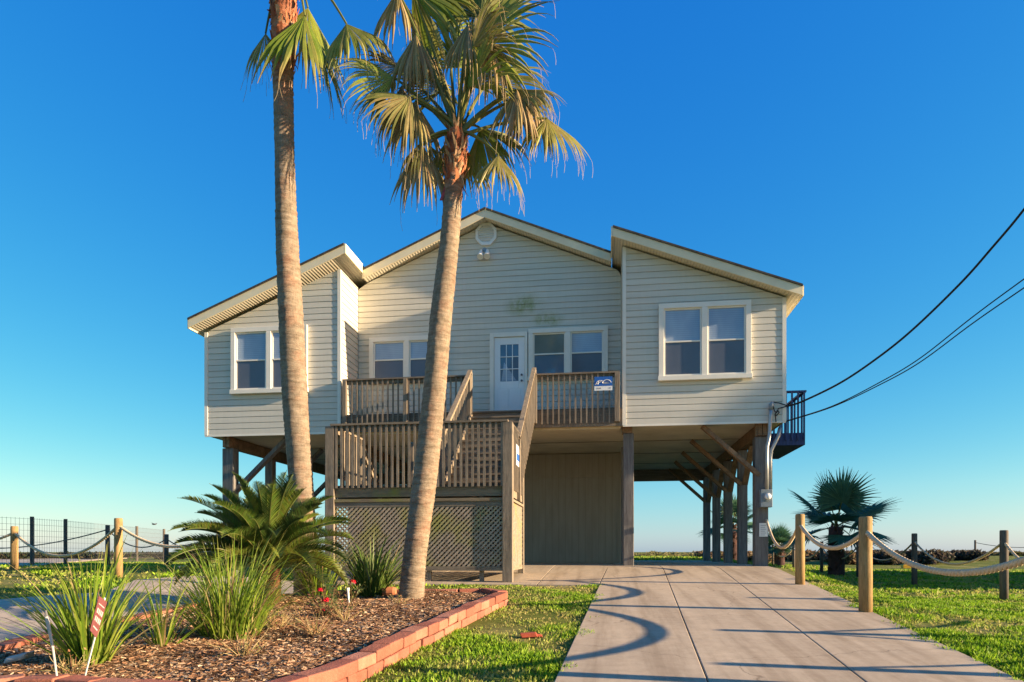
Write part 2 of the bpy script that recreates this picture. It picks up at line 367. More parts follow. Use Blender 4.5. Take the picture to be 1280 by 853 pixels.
def npmesh(name, V, Fc, colr, mat, kind=None, label=None, cat=None):
    me = bpy.data.meshes.new(name); nv = len(V); k = Fc.shape[1]; nf = len(Fc)
    me.vertices.add(nv); me.vertices.foreach_set('co', V.astype(np.float32).ravel())
    me.loops.add(nf*k); me.loops.foreach_set('vertex_index', Fc.astype(np.int32).ravel())
    me.polygons.add(nf); me.polygons.foreach_set('loop_start', np.arange(0, nf*k, k, dtype=np.int32))
    me.update(calc_edges=True)
    ca = me.color_attributes.new('Col', 'FLOAT_COLOR', 'POINT'); cc = np.ones((nv, 4), np.float32); cc[:, :3] = colr; ca.data.foreach_set('color', cc.ravel())
    me.materials.append(mat); o = bpy.data.objects.new(name, me); col.objects.link(o)
    return tag(o, label, cat, None, kind)

# ------------------------------------------------------------------ ground, drive, slab
def ground():
    xs = np.unique(np.concatenate([np.arange(-14, 14.01, 0.25), np.arange(-40, 40.1, 1.5), np.linspace(-600, 600, 41)]))
    ys = np.unique(np.concatenate([np.arange(-3, 32.01, 0.25), np.arange(32, 90, 2.0), np.linspace(90, 900, 15), np.array([-60, -30, -12.0])]))
    X, Y = np.meshgrid(xs, ys); Z = h(X, Y) + 0.012*np.sin(X*1.7+Y*0.9)*np.sin(Y*1.3-X*0.4)*(np.abs(X-1) < 40)
    V = np.stack([X, Y, Z], -1).reshape(-1, 3); nx, ny = len(xs), len(ys)
    i = (np.arange(ny-1)[:, None]*nx+np.arange(nx-1)[None]).ravel()
    Fc = np.stack([i, i+1, i+1+nx, i+nx], 1)
    o = npmesh('ground', V, Fc, np.ones(3), M['ground'], 'structure')
    o.data.polygons.foreach_set('use_smooth', [True]*len(o.data.polygons))
ground()
def slab(name, rows, mat, top=0.035, thick=0.25):   # rows: list of lists of panels (four XY corners), each subdivided along its length
    mb = MB()
    for (p0, p1, p2, p3) in rows:                    # p0-p1 near edge, p3-p2 far edge
        n = max(1, int((Vector(p3)-Vector(p0)).length/0.35))
        L = []; Rr = []
        for k in range(n+1):
            t = k/n
            a = Vector(p0).lerp(Vector(p3), t); b = Vector(p1).lerp(Vector(p2), t)
            L.append((a.x, a.y, float(prof(a.y))+top)); Rr.append((b.x, b.y, float(prof(b.y))+top))
        i = len(mb.v)
        for k in range(n+1):
            for q in (L[k], Rr[k]): mb.v.append(q)
            for q in (L[k], Rr[k]): mb.v.append((q[0], q[1], q[2]-thick))
        mb.c += [(1, 1, 1)]*(4*(n+1))
        for k in range(n):
            a = i+4*k; b = a+4
            mb.f += [(a, a+1, b+1, b), (a, b, b+2, a+2), (a+1, a+3, b+3, b+1)]
        mb.f += [(i, i+2, i+3, i+1), (i+4*n, i+4*n+1, i+4*n+3, i+4*n+2)]
    return tag(mb.build(name, mat, bevel=0.008), kind='structure')
g = 0.0045
panels = []
ybreaks = [2.5, 4.5, 7.05, 9.9, 12.75, YL0+0.9 if False else 15.6]
for k in range(len(ybreaks)-1):
    a, b = ybreaks[k]+g, ybreaks[k+1]-g
    for j in range(3):
        def xx(Y, s): return xle(Y)+(xre(Y)-xle(Y))*s
        s0, s1 = j/3, (j+1)/3
        panels.append(((xx(a, s0)+g, a), (xx(a, s1)-g, a), (xx(b, s1)-g, b), (xx(b, s0)+g, b)))
slab('driveway', panels, M['concrete'])
PADY = 12.05
pads = []
yb = 15.6+g
for j in range(3):
    x0, x1 = xle(yb)+(xre(yb)-xle(yb))*j/3, xle(yb)+(xre(yb)-xle(yb))*(j+1)/3
    pads.append(((x0+g, yb), (x1-g, yb), (x1-g+ (0.0), 26.5), (x0+g, 26.5)))
xl = xle(13)
xs_ = [-10.6, -8.2, -5.8, -3.4, -1.2]
for k in range(len(xs_)):
    x0 = xs_[k]; x1 = xs_[k+1] if k+1 < len(xs_) else None
    yn = 12.0 if x0 > -6 else 15.0
    for (ya, yb_) in ((yn, 15.6), (15.6, 20.9), (20.9, 26.5)):
        if x1 is None: pads.append(((x0+g, ya+g), (xle(ya+g)-g, ya+g), (xle(yb_)-g, yb_-g), (x0+g, yb_-g)))
        else: pads.append(((x0+g, ya+g), (x1-g, ya+g), (x1-g, yb_-g), (x0+g, yb_-g)))
slab('pavement', pads, M['concrete'], 0.032)

# ------------------------------------------------------------------ house
Y1, Y2, YB = 16.4, 17.6, 25.7
ZB = 3.37
XL, XLi, XRi, XR = -10.24, -6.60, 0.41, 4.10
XM = (-6.57, 0.39)
house = empty('beach_house', (-3.07, 20.0, 0), 'beige sided stilt house with white trimmed windows and cream gable roof edges', 'house')
def siding(name, u0, u1, zlo, ztop, place, mat, lap=0.150, proud=0.022):
    # u0/u1: functions of z giving the span; place(u, out, z) -> xyz
    mb = MB(); z = zlo; k = 0
    while z < ztop-0.005:
        z1 = min(z+lap, ztop); a0, b0 = u0(z), u1(z); a1, b1 = u0(z1), u1(z1)
        if b0-a0 > 0.01:
            if b1 < a1: a1 = b1 = (a1+b1)/2
            pz = place; zc = z+(z1-z)*.84; ac, bc = a0+(a1-a0)*.84, b0+(b1-b0)*.84   # flat face, then the chamfer of a dutch lap
            mb.face([pz(a0, proud, z), pz(b0, proud, z), pz(bc, proud*.86, zc), pz(ac, proud*.86, zc)])
            mb.face([pz(ac, proud*.86, zc), pz(bc, proud*.86, zc), pz(b1, 0.0, z1), pz(a1, 0.0, z1)])
            mb.face([pz(a0, 0.0, z+0.0), pz(b0, 0.0, z+0.0), pz(b0, proud, z), pz(a0, proud, z)][::-1])
            # small shadow groove half way up a double lap
        z = z1; k += 1
    return mb.build(name, mat, house)
def front(Y): return lambda u, o, z: (u, Y-o, z)
# roof lines at the wall (underside of the soffit)
def zL(x): return 6.02 + (x+10.24)*0.398          # left wing
def zR(x): return 6.20 + (4.10-x)*0.380           # right wing
def zMl(x): return 9.19-0.26 - (-3.07-x)*0.425
def zMr(x): return 9.19-0.26 - (x+3.07)*0.412
LT = zL(XLi); RTp = zR(XRi)
siding('wall', lambda z: max(XL, XL+(z-zL(XL))/0.398) if z > zL(XL) else XL, lambda z: XLi, ZB, LT, front(Y1), M['siding'])
siding('wall', lambda z: XRi, lambda z: min(XR, XR-(z-zR(XR))/0.380) if z > zR(XR) else XR, ZB, RTp, front(Y1), M['siding'])
siding('wall', lambda z: max(XM[0], -3.07-(8.93-z)/0.425), lambda z: min(XM[1], -3.07+(8.93-z)/0.412), ZB+0.42, 8.93, front(Y2), M['siding_moss'])
siding('wall', lambda z: Y1, lambda z: Y2, ZB, LT-0.02, lambda u, o, z: (XLi+o, u, z), M['siding'])
siding('wall', lambda z: Y1, lambda z: Y2, ZB, RTp-0.02, lambda u, o, z: (XRi-o, Y1+Y2-u, z), M['siding'])
siding('wall', lambda z: Y1, lambda z: YB, ZB, zR(XR)-0.01, lambda u, o, z: (XR+o, u, z), M['siding'])
siding('wall', lambda z: Y1, lambda z: YB, ZB, zL(XL)-0.01, lambda u, o, z: (XL-o, Y1+YB-u, z), M['siding'])
mb = MB(); mb.prism([(XL, ZB+.01), (XR, ZB+.01), (XR, zR(XR)), (-3.07, 8.9), (XL, zL(XL))], 'y', YB-0.1, YB); mb.build('wall', M['siding'], house)
def trimbar(x, Y, z0, z1, w=0.085, side=0):
    mb = MB(); mb.box(x-w/2, x+w/2, Y-0.034, Y+0.04, z0, z1); return mb.build('corner_trim', M['trim'], house)
trimbar(XL+0.03, Y1, ZB-0.01, zL(XL)); trimbar(XLi-0.02, Y1, ZB-0.01, LT-0.03); trimbar(XRi+0.03, Y1, ZB-0.01, RTp-0.03); trimbar(XR-0.03, Y1, ZB-0.01, zR(XR))
for a_, b_ in ((XL, XLi), (XRi, XR)):
    mb = MB(); mb.box(a_, b_, Y1-0.03, Y1-0.002, ZB-0.045, ZB+0.002); mb.build('starter_strip', M['trim'], house)
# roof: shingle slabs, soffit below, fascia on the rake and eave ends
def roof_strip(xa, za, xb, zb, ya, yb):             # top line from (xa,za) to (xb,zb)
    t = 0.045
    mb = MB(); mb.prism([(xa, za-t), (xb, zb-t), (xb, zb), (xa, za)], 'y', ya-0.03, yb); mb.build('roof', M['shingle'], house, recalc=True)
    fd = 0.20
    mb = MB(); mb.prism([(xa, za-t-fd), (xb, zb-t-fd), (xb, zb-t-.002), (xa, za-t-.002)], 'y', ya, ya+0.035); mb.build('fascia', M['fascia'], house, recalc=True)
    mb = MB(); mb.prism([(xa, za-t-fd+.03), (xb, zb-t-fd+.03), (xb, zb-t-fd+.055), (xa, za-t-fd+.055)], 'y', ya+0.037, yb-0.01); mb.build('soffit', M['soffit'], house, recalc=True)
OV = 0.36
roof_strip(-10.50, 6.29, -6.36, 7.94, Y1-OV, YB+0.3)
roof_strip(0.17, 7.95, 4.38, 6.36, Y1-OV, YB+0.3)
roof_strip(-6.34, 9.19-0.425*3.27, -3.07, 9.19, Y2-OV, YB+0.3)
roof_strip(-3.07, 9.19, 0.15, 9.19-0.412*3.22, Y2-OV, YB+0.3)
def eave(x, z0, z1, ya, yb):
    mb = MB(); mb.box(x-0.018, x+0.018, ya, yb, z0, z1); mb.build('fascia', M['fascia'], house)
eave(-10.52, 6.045, 6.28, Y1-OV+.04, YB+.3); eave(4.40, 6.115, 6.35, Y1-OV+.04, YB+.3)
eave(-6.338, 7.69, 7.925, Y1-OV, Y2-OV-.01); eave(0.148, 7.70, 7.935, Y1-OV, Y2-OV-.01)
# underside and floor beams
mb = MB(); mb.box(XL+0.03, XR-0.03, Y1+0.05, YB-0.05, ZB+0.002, ZB+0.03)
mb.build('underside', M['ceiling'], house)
mb = MB()
for k in range(3): mb.box(XL+0.05, XR-0.05, Y1+2.4+k*2.4, Y1+2.43+k*2.4, ZB-0.012, ZB)
mb.build('joint_strip', M['wood_h'], house)
rowsY = [16.75, 18.9, 21.05, 23.2, 25.35]
colsX = [-9.75, -6.75, -3.4, 0.55, 3.62]
for x in (colsX[0], colsX[1], colsX[4]):
    mb = MB(); mb.box(x-0.09, x-0.01, Y1+0.12, YB-0.1, ZB-0.30, ZB-0.015); mb.box(x+0.01, x+0.09, Y1+0.12, YB-0.1, ZB-0.30, ZB-0.015); mb.build('floor_beam', M['brace'], house)
mb = MB(); mb.box(XL+.3, XR-.3, YB-0.32, YB-0.14, ZB-0.42, ZB-0.015); mb.build('floor_beam', M['wood_h'], house)
def piling(x, y, ztop=ZB-0.31, w=0.29):
    mb = MB(); z0 = -0.35; w2 = w/2
    mb.box(x-w2, x+w2, y-w2, y+w2, z0, ztop)
    o = mb.build('piling', M['piling'], house, loc=(x, y, 0), bevel=0.015); return o
for i, x in enumerate(colsX):
    for j, y in enumerate(rowsY):
        if i == 2 and j > 2: continue
        if i in (1, 2) and j == 0: 
            continue
        w = 0.25 if i == 3 else (0.30 if j == 0 else 0.235)
        if i == 3 and j > 1: continue
        piling(x, y, ZB-0.16 if i == 3 else ZB-0.31, w)
for x, s in ((0.55, 1),):
    mb = MB(); mb.box(x-0.15, x+0.09, rowsY[0]-0.14, rowsY[0]+0.12, ZB-0.157, ZB-0.003); mb.build('cap_block', M['brace'], house)
mb = MB(); mb.box(3.62-0.15, 3.62+0.12, rowsY[0]-0.20, rowsY[0]-0.10, ZB-0.30, ZB-0.003); mb.build('cap_block', M['brace'], house)
for y in rowsY:                                     # knee braces under the right side and the left side
    mb = MB(); mb.bar((3.62-1.35, y-0.1, ZB-0.03), (3.62-0.05, y-0.1, ZB-1.22), 0.09, 0.19, (0, 1, 0)); mb.build('brace', M['brace'], house)
    mb = MB(); mb.bar((-9.75+1.55, y+0.1, ZB-0.03), (-9.75+0.05, y+0.1, ZB-1.45), 0.09, 0.19, (0, 1, 0)); mb.build('brace', M['piling'], house)
for y0, y1 in zip(rowsY[:-1], rowsY[1:]):
    mb = MB(); mb.bar((3.62+.05, y1-1.0, ZB-.32), (3.62+.05, y1, ZB-1.3), 0.08, 0.14, (1, 0, 0)); mb.build('brace', M['brace'], house)
# storage room under the house
sa, sb = at(648, 600, 20.9).x-2.6, at(776, 600, 20.9).x
mb = MB(); mb.box(sa, sb, 20.9, 25.2, 0.0, ZB-0.02); st = mb.build('storage_room', M['panel'], house)
mb = MB(); mb.box(sa+0.02, sb-0.01, 20.865, 20.897, 2.62, 2.70); mb.box(sb-.1, sb+.02, 20.87, 20.895, 0.03, 2.6); mb.build('batten', M['panel'], st)

# ---- windows
def window(px0, py0, px1, py1, Y, mats, name='window', n=2, fw=0.12):
    a, b = at(px0, py0, Y), at(px1, py1, Y); x0, x1, z1, z0 = a.x, b.x, a.z, b.z
    mb = MB(); y = Y-0.058
    def fr(u0, u1, w0, w1, d=0.055): mb.box(u0, u1, y-d, y+0.02, w0, w1)
    fr(x0, x1, z1-fw, z1); fr(x0-0.02, x1+0.02, z0, z0+fw*0.9, 0.075); fr(x0, x0+fw, z0+fw*.9, z1-fw); fr(x1-fw, x1, z0+fw*.9, z1-fw)
    xm = (x0+x1)/2
    if n == 2: fr(xm-fw*0.55, xm+fw*0.55, z0+fw*.9, z1-fw)
    o = mb.build(name, M['trim'], house, bevel=0.006)
    secs = [(x0+fw, xm-fw*.55), (xm+fw*.55, x1-fw)] if n == 2 else [(x0+fw, x1-fw)]
    zz0, zz1 = z0+fw*.9, z1-fw; zm = (zz0+zz1)/2
    for (u0, u1), (mu, ml) in zip(secs, mats):
        sm = MB(); t = 0.035
        for (w0, w1, yy) in ((zm, zz1, y-0.016), (zz0, zm+0.03, y-0.034)):
            sm.box(u0+.001, u1-.001, yy, yy+0.03, w1-t, w1-.001); sm.box(u0+.001, u1-.001, yy, yy+0.03, w0+.001, w0+t)
            sm.box(u0+.001, u0+t, yy, yy+.03, w0+t, w1-t); sm.box(u1-t, u1-.001, yy, yy+.03, w0+t, w1-t)
        sm.build('sash', M['trim'], o)
        p = MB(); p.box(u0+t, u1-t, y+0.004, y+0.010, zm+t, zz1-t); p.build('pane', mu, o)
        p = MB(); p.box(u0+t, u1-t, y-0.012, y-0.006, zz0+t, zm+0.03-t); p.build('pane', ml, o)
    return o
bs = (M['blind'], M['screen'])
window(291, 412, 386, 491, Y1, [bs, bs]); window(823, 382, 938, 474, Y1, [bs, bs])
window(463, 424, 557, 478, Y2, [bs, bs]); 
a_ = at(660, 413, Y2); 
window(661, 413, 760, 474, Y2, [(M['greenish'], M['clear']), (M['blind'], M['screen'])])
# ---- entry door
dx0, dx1 = at(613, 418, Y2).x, at(660, 418, Y2).x-0.005; dz1, dz0 = at(613, 418, Y2).z, 3.83
mb = MB(); y = Y2-0.055
mb.box(dx0, dx0+.11, y-.06, y+.04, dz0, dz1); mb.box(dx1-.07, dx1, y-.06, y+.02, dz0, dz1); mb.box(dx0+.11, dx1-.07, y-.06, y+.02, dz1-.12, dz1)
door = mb.build('door', M['trim'], house, bevel=0.005)
u0, u1, w0, w1 = dx0+.115, dx1-.075, dz0+.02, dz1-.125
mb = MB(); dw = u1-u0; gx0, gx1, gz0, gz1 = u0+dw*.2, u1-dw*.2, w0+(w1-w0)*.45, w0+(w1-w0)*.91
yy = y-.022
mb.box(u0, gx0, yy, y+.01, w0, w1); mb.box(gx1, u1, yy, y+.01, w0, w1); mb.box(gx0, gx1, yy, y+.01, w0, gz0); mb.box(gx0, gx1, yy, y+.01, gz1, w1)
for k in (1, 2):
    mb.box(gx0+(gx1-gx0)*k/3-.01, gx0+(gx1-gx0)*k/3+.01, yy-.004, y, gz0, gz1); mb.box(gx0, gx1, yy-.0045, y-.001, gz0+(gz1-gz0)*k/3-.01, gz0+(gz1-gz0)*k/3+.01)
for (a, b) in ((u0+dw*.14, u0+dw*.46), (u0+dw*.54, u0+dw*.86)):
    for (c, d) in ((w0+.15, w0+.75),): mb.box(a, b, yy-.008, yy+.001, c, d)
mb.build('door_leaf', M['white'], door, bevel=0.004)
mb = MB(); mb.box(gx0, gx1, y-.008, y-.003, gz0, gz1); mb.build('pane', M['clear'], door)
mb = MB(); mb.prism([(gx0+.03, gz0+.02), (gx1-.06, gz0+.02), (gx0+.1, gz0+.5)], 'y', y-.012, y-.0095); mb.build('painted_reflection', M['blind'], door)  # pale triangle standing in for light reflected in the door glass
for zz in (w0+.93, w0+1.08):
    mb = MB(); mb.tube([(u1-.07, yy, zz), (u1-.07, yy-.05, zz)], [.018, .03], 10); mb.build('handle', M['iron'], door)
# ---- gable vent and flood light
vc = at(608, 294, Y2); r = 0.30
mb = MB(); oc = [(vc.x+r*cos(pi/8+k*pi/4), vc.z+r*1.05*sin(pi/8+k*pi/4)) for k in range(8)]; ic = [(vc.x+.76*(p[0]-vc.x), vc.z+.76*(p[1]-vc.z)) for p in oc]
for k in range(8):
    m = (k+1) % 8
    for yy, q in ((Y2-.075, 0),):
        mb.face([(oc[k][0], yy, oc[k][1]), (ic[k][0], yy, ic[k][1]), (ic[m][0], yy, ic[m][1]), (oc[m][0], yy, oc[m][1])])
        mb.face([(oc[k][0], yy, oc[k][1]), (oc[m][0], yy, oc[m][1]), (oc[m][0], Y2, oc[m][1]), (oc[k][0], Y2, oc[k][1])])
        mb.face([(ic[k][0], yy, ic[k][1]), (ic[k][0], Y2-.02, ic[k][1]), (ic[m][0], Y2-.02, ic[m][1]), (ic[m][0], yy, ic[m][1])])
vent = mb.build('gable_vent', M['white'], house)
mb = MB(); mb.prism([(vc.x+.8*(p[0]-vc.x), vc.z+.8*(p[1]-vc.z)) for p in oc], 'y', Y2-.04, Y2-.034); mb.build('back_plate', M['white'], vent, recalc=True)
mb = MB()
for k in range(7):
    z = vc.z-.20+k*.066; hw = min(.225, .325-abs(z-vc.z))
    mb.obox((vc.x, Y2-.056, z), (hw, 0, 0), (0, .016, .020), (0, .003, -.003))
mb.build('louvre', M['white'], vent)
lc = at(606, 318, Y2)
mb = MB(); mb.tube([(lc.x, Y2-.01, lc.z+.10), (lc.x, Y2-.05, lc.z+.10)], .055, 12); mb.tube([(lc.x-.09, Y2-.07, lc.z+.06), (lc.x, Y2-.05, lc.z+.1), (lc.x+.09, Y2-.07, lc.z+.06)], .014, 8)
fl = mb.build('flood_light', M['metal'], house)
for s in (-1, 1):
    mb = MB(); mb.tube([(lc.x+s*.08, Y2-.07, lc.z+.08), (lc.x+s*.085, Y2-.12, lc.z-.02), (lc.x+s*.09, Y2-.19, lc.z-.14)], [.03, .055, .085], 12); mb.build('lamp', M['white'], fl)
# ---- side balcony on the right wall, painted dark blue
sbal = MB(); bx0, bx1, by0, by1, bz = XR+.025, XR+0.98, 18.5, 21.2, 3.44
sbal.box(bx0, bx1, by0, by1, bz-.04, bz); sb_o = sbal.build('side_balcony', M['blue_wood'], house)
mb = MB(); mb.box(bx0, bx1+.02, by0-.04, by0, bz-.32, bz-.01); mb.box(bx1-.02, bx1+.02, by0, by1, bz-.32, bz-.042); mb.box(bx0, bx1-.02, by0+.04, by1, bz-.32, bz-.28); mb.build('rim_board', M['blue_wood'], sb_o)
mb = MB(); mb.box(bx0, bx1+.05, by0-.06, by0+.05, bz+1.04, bz+1.085); mb.box(bx1-.04, bx1+.06, by0+.05, by1, bz+1.04, bz+1.085); mb.build('top_rail', M['blue_wood'], sb_o)
bb = None
for k in range(7):
    x = bx0+.05+k*(bx1-bx0-.06)/6
    if bb is None: mb = MB(); mb.box(x-.02, x+.02, by0-.08, by0-.042, bz-.2, bz+1.04); bb = mb.build('baluster', M['blue_wood'], sb_o, loc=(x, by0, bz)); bx_ = x
    else: dup(bb, (x-bx_, 0, 0), sb_o)
for k in range(1, 8): dup(bb, (bx1+.04-bx_, .06+k*.34, 0), sb_o)

# ------------------------------------------------------------------ entry deck (upper)
ZD = 3.80
deck = empty('entry_deck', (-3.0, 17.0, ZB), 'raised wooden entry deck with baluster railings in front of the white door', 'deck')
mb = MB()
for k in range(8): mb.box(XLi+.05, XRi-.05, Y1+.03+k*.145, Y1+.03+k*.145+.138, ZD-.04, ZD)
mb.build('floor', M['wood_h'], deck)
mb = MB(); mb.box(XLi+.02, -3.25, Y1-.02, Y1+.02, ZB-.02, ZD-.045); mb.box(-1.70, XRi-.02, Y1-.02, Y1+.02, ZB-.02, ZD-.045); mb.box(-3.25, -1.7, Y1+.06, Y1+.1, ZB-.02, ZD-.045); mb.build('rim_board', M['wood_h'], deck)
mb = MB(); mb.box(XLi+.05, XRi-.05, Y1+.12, Y2-.05, ZB-.06, ZD-.05); mb.build('underside', M['ceiling'], deck)
def railing(parent, x0, x1, Y, zf, ztop, zlow, posts, pitch=0.128, mat='wood_v', pw=.10, bw=.036):
    mb = MB(); mb.box(x0-.03, x1+.03, Y-.075, Y+.065, ztop-.038, ztop)
    mb.box(x0, x1, Y-.018, Y+.02, ztop-.13, ztop-.042); rl = mb.build('top_rail', M['wood_h'], parent)
    n = max(2, int(round((x1-x0-.1)/pitch))); first = None
    for k in range(n):
        x = x0+.08+(x1-x0-.16)*k/(n-1)
        if any(abs(x-p) < pw*.75 for p in posts): continue
        if first is None:
            b = MB(); b.box(x-bw/2, x+bw/2, Y-.058, Y-.022, zlow, ztop-.04); first = b.build('baluster', M[mat], rl, loc=(x, Y-.04, zlow)); fx = x
        else: dup(first, (x-fx, 0, 0), rl)
    for p in posts:
        b = MB(); b.box(p-pw/2, p+pw/2, Y-.095, Y+.005, zlow+.02, ztop-.04); b.build('post', M['wood_v'], parent, loc=(p, Y, zlow), bevel=.006)
    return rl
ux0, ux1 = at(431, 480, Y1).x, at(588, 480, Y1).x; uz = at(500, 473, Y1).z
railing(deck, ux0, ux1, Y1-.03, ZD, uz, ZD-.36, [ux0+.03, at(508, 480, Y1).x, ux1-.02])
vx0, vx1 = at(667, 480, Y1).x, at(773, 480, Y1).x
railing(deck, vx0, vx1, Y1-.03, ZD, at(720, 467, Y1).z, ZD-.38, [vx0+.03, vx1-.03], pw=.12)

# ------------------------------------------------------------------ stair landing (lower deck)
YF = 12.4; lx0, lx1 = at(414, 530, YF).x, at(635, 530, YF).x; ZF = 1.62; zr = at(520, 528.5, YF).z; YK = 13.75
land = empty('stair_landing', ((lx0+lx1)/2, 13.0, 0), 'lower wooden stair landing with baluster railing above lattice skirting', 'deck')
mb = MB()
for k in range(9): mb.box(lx0, lx1, YF+.05+k*.145, YF+.05+k*.145+.138, ZF-.04, ZF)
mb.build('floor', M['wood_h'], land)
railing(land, lx0+.05, lx1-.02, YF-.03, ZF, zr, ZF-.06, [], pitch=.108, bw=.046)
mb = MB(); mb.box(lx0+.07, lx1-.09, YF-.02, YF+.03, ZF-.23, ZF-.045); mb.build('rim_board', M['wood_mossy'], land)
mb = MB(); mb.box(lx0, lx1, YF+.3, YF+.36, ZF-.28, ZF-.045); mb.box(lx0, lx1, YF+1.0, YF+1.06, ZF-.28, ZF-.045); mb.build('joist', M['wood_h'], land)
def lpost(x, y, z1, w=.19):
    z0 = hg(x, y)-.1
    b = MB(); b.box(x-w/2, x+w/2, y-w/2, y+w/2, z0, z1); b.build('post', M['wood_v'], land, loc=(x, y, z0), bevel=.008)
lpost(lx1, YF, zr-.042, .185); lpost(lx0, YF, zr-.042, .175); YS = 14.2
lpost(lx1+.02, YS, zr-.042, .12); lpost(lx0, YK, zr-.042, .12)
# lattice skirting
zl1 = at(520, 625, YF).z; zl0 = at(520, 712, YF).z
def lattice(P, u0, u1, w0, w1, pitch=.092, wd=.033, flip=False):      # P(u, out, w)
    mb = MB(); L = w1-w0
    for layer, sg in ((0, 1), (1, -1)):
        s = -L if sg == 1 else 0
        c = u0-L-((u0-L) % pitch)
        while c < u1+L:
            # line u = c + sg*(w-w0) (+const)
            pts = []
            for t in (0, 1):
                pass
            ua, wa = (c, w0); ub, wb = (c+L, w1)
            if sg == -1: ua, ub = c+L, c
            # clip to [u0,u1]
            def cl(ua, wa, ub, wb):
                for lim, gt in ((u0, True), (u1, False)):
                    ina = ua >= lim if gt else ua <= lim; inb = ub >= lim if gt else ub <= lim
                    if not ina and not inb: return None
                    if ina != inb:
                        t = (lim-ua)/(ub-ua); um, wm = lim, wa+(wb-wa)*t
                        if ina: ub, wb = um, wm
                        else: ua, wa = um, wm
                return ua, wa, ub, wb
            q = cl(ua, wa, ub, wb)
            if q and abs(q[2]-q[0]) > .03:
                o = .014 if layer == 0 else -.006
                A, B = Vector(P(q[0], o, q[1])), Vector(P(q[2], o, q[3])); out = Vector(P(0, 1, 0))-Vector(P(0, 0, 0))
                mb.bar(A, B, wd, .011, out)
            c += pitch
    return mb
lt = lattice(lambda u, o, w: (u, YF-.02-o, w), lx0+.08, lx1-.09, zl0, zl1-.05).build('lattice_panel', M['lattice'], land)
mb = MB(); mb.box(lx0-.02, lx1-.095, YF-.07, YF+.02, zl1-.035, zl1+.02); mb.build('ledge', M['wood_mossy'], land)
mb = MB(); mb.box(lx0+.08, lx1-.095, YF-.045, YF-.031, zl1-.13, zl1-.036); mb.box(lx0+.08, lx1-.095, YF-.045, YF-.031, zl0-.02, zl0+.06); mb.build('skirt_rail', M['wood_h'], land)
mb = MB(); xc = lx0+.95
for x in (lx0+.95, lx0+1.9, lx0+2.9): mb.box(x-.04, x+.04, YF+.02, YF+.10, hg(x, YF)-.05, ZF-.24)
mb.build('stud', M['wood_v'], land)
# dark sheet in place of the shade behind the lattice
mb = MB(); mb.box(lx0+.1, lx1-.1, YF+.9, YF+.95, .02, ZF-.3); mb.build('shade_panel', M['dark_panel'], land)
# right side of the landing
sx = lx1+.03
lattice(lambda u, o, w: (sx+o, u, w), YF+.11, YS-.07, zl0, zl1-.05).build('lattice_panel', M['lattice'], land)
for q_ in ((sx-.03, sx+.05, YF+.10, YS-.07, zl1-.035, zl1+.01), (sx-.02, sx+.02, YF+.10, YS-.07, zr-.04, zr), (sx-.015, sx+.02, YF+.1, YS-.07, ZF-.23, ZF-.045), (sx-.005, sx+.028, YF+.1, YS-.07, zl0-.02, zl0+.06)):
    mb = MB(); mb.box(*q_); mb.build('side_rail', M['wood_y'], land)
bb = None
for k in range(11):
    yy = YF+.2+k*.14
    if bb is None: b = MB(); b.box(sx+.022, sx+.05, yy-.018, yy+.018, ZF-.1, zr-.04); bb = b.build('baluster', M['wood_v'], land, loc=(sx, yy, ZF)); y0_ = yy
    else: dup(bb, (0, yy-y0_, 0), land)
# left side rail, then the rail of the flight that goes down under the house
mb = MB(); mb.box(lx0+.02, lx0+.14, YF+.09, YK+.05, zr-.08, zr-.042); mb.box(lx0+.06, lx0+.10, YF+.09, YK+.05, zr-.17, zr-.08); mb.build('side_rail', M['wood_y'], land)
bb = None
for k in range(10):
    yy = YF+.2+k*.13
    if bb is None: b = MB(); b.box(lx0+.102, lx0+.135, yy-.018, yy+.018, ZF-.1, zr-.085); bb = b.build('baluster', M['wood_v'], land, loc=(lx0, yy, ZF)); y0_ = yy
    else: dup(bb, (0, yy-y0_, 0), land)

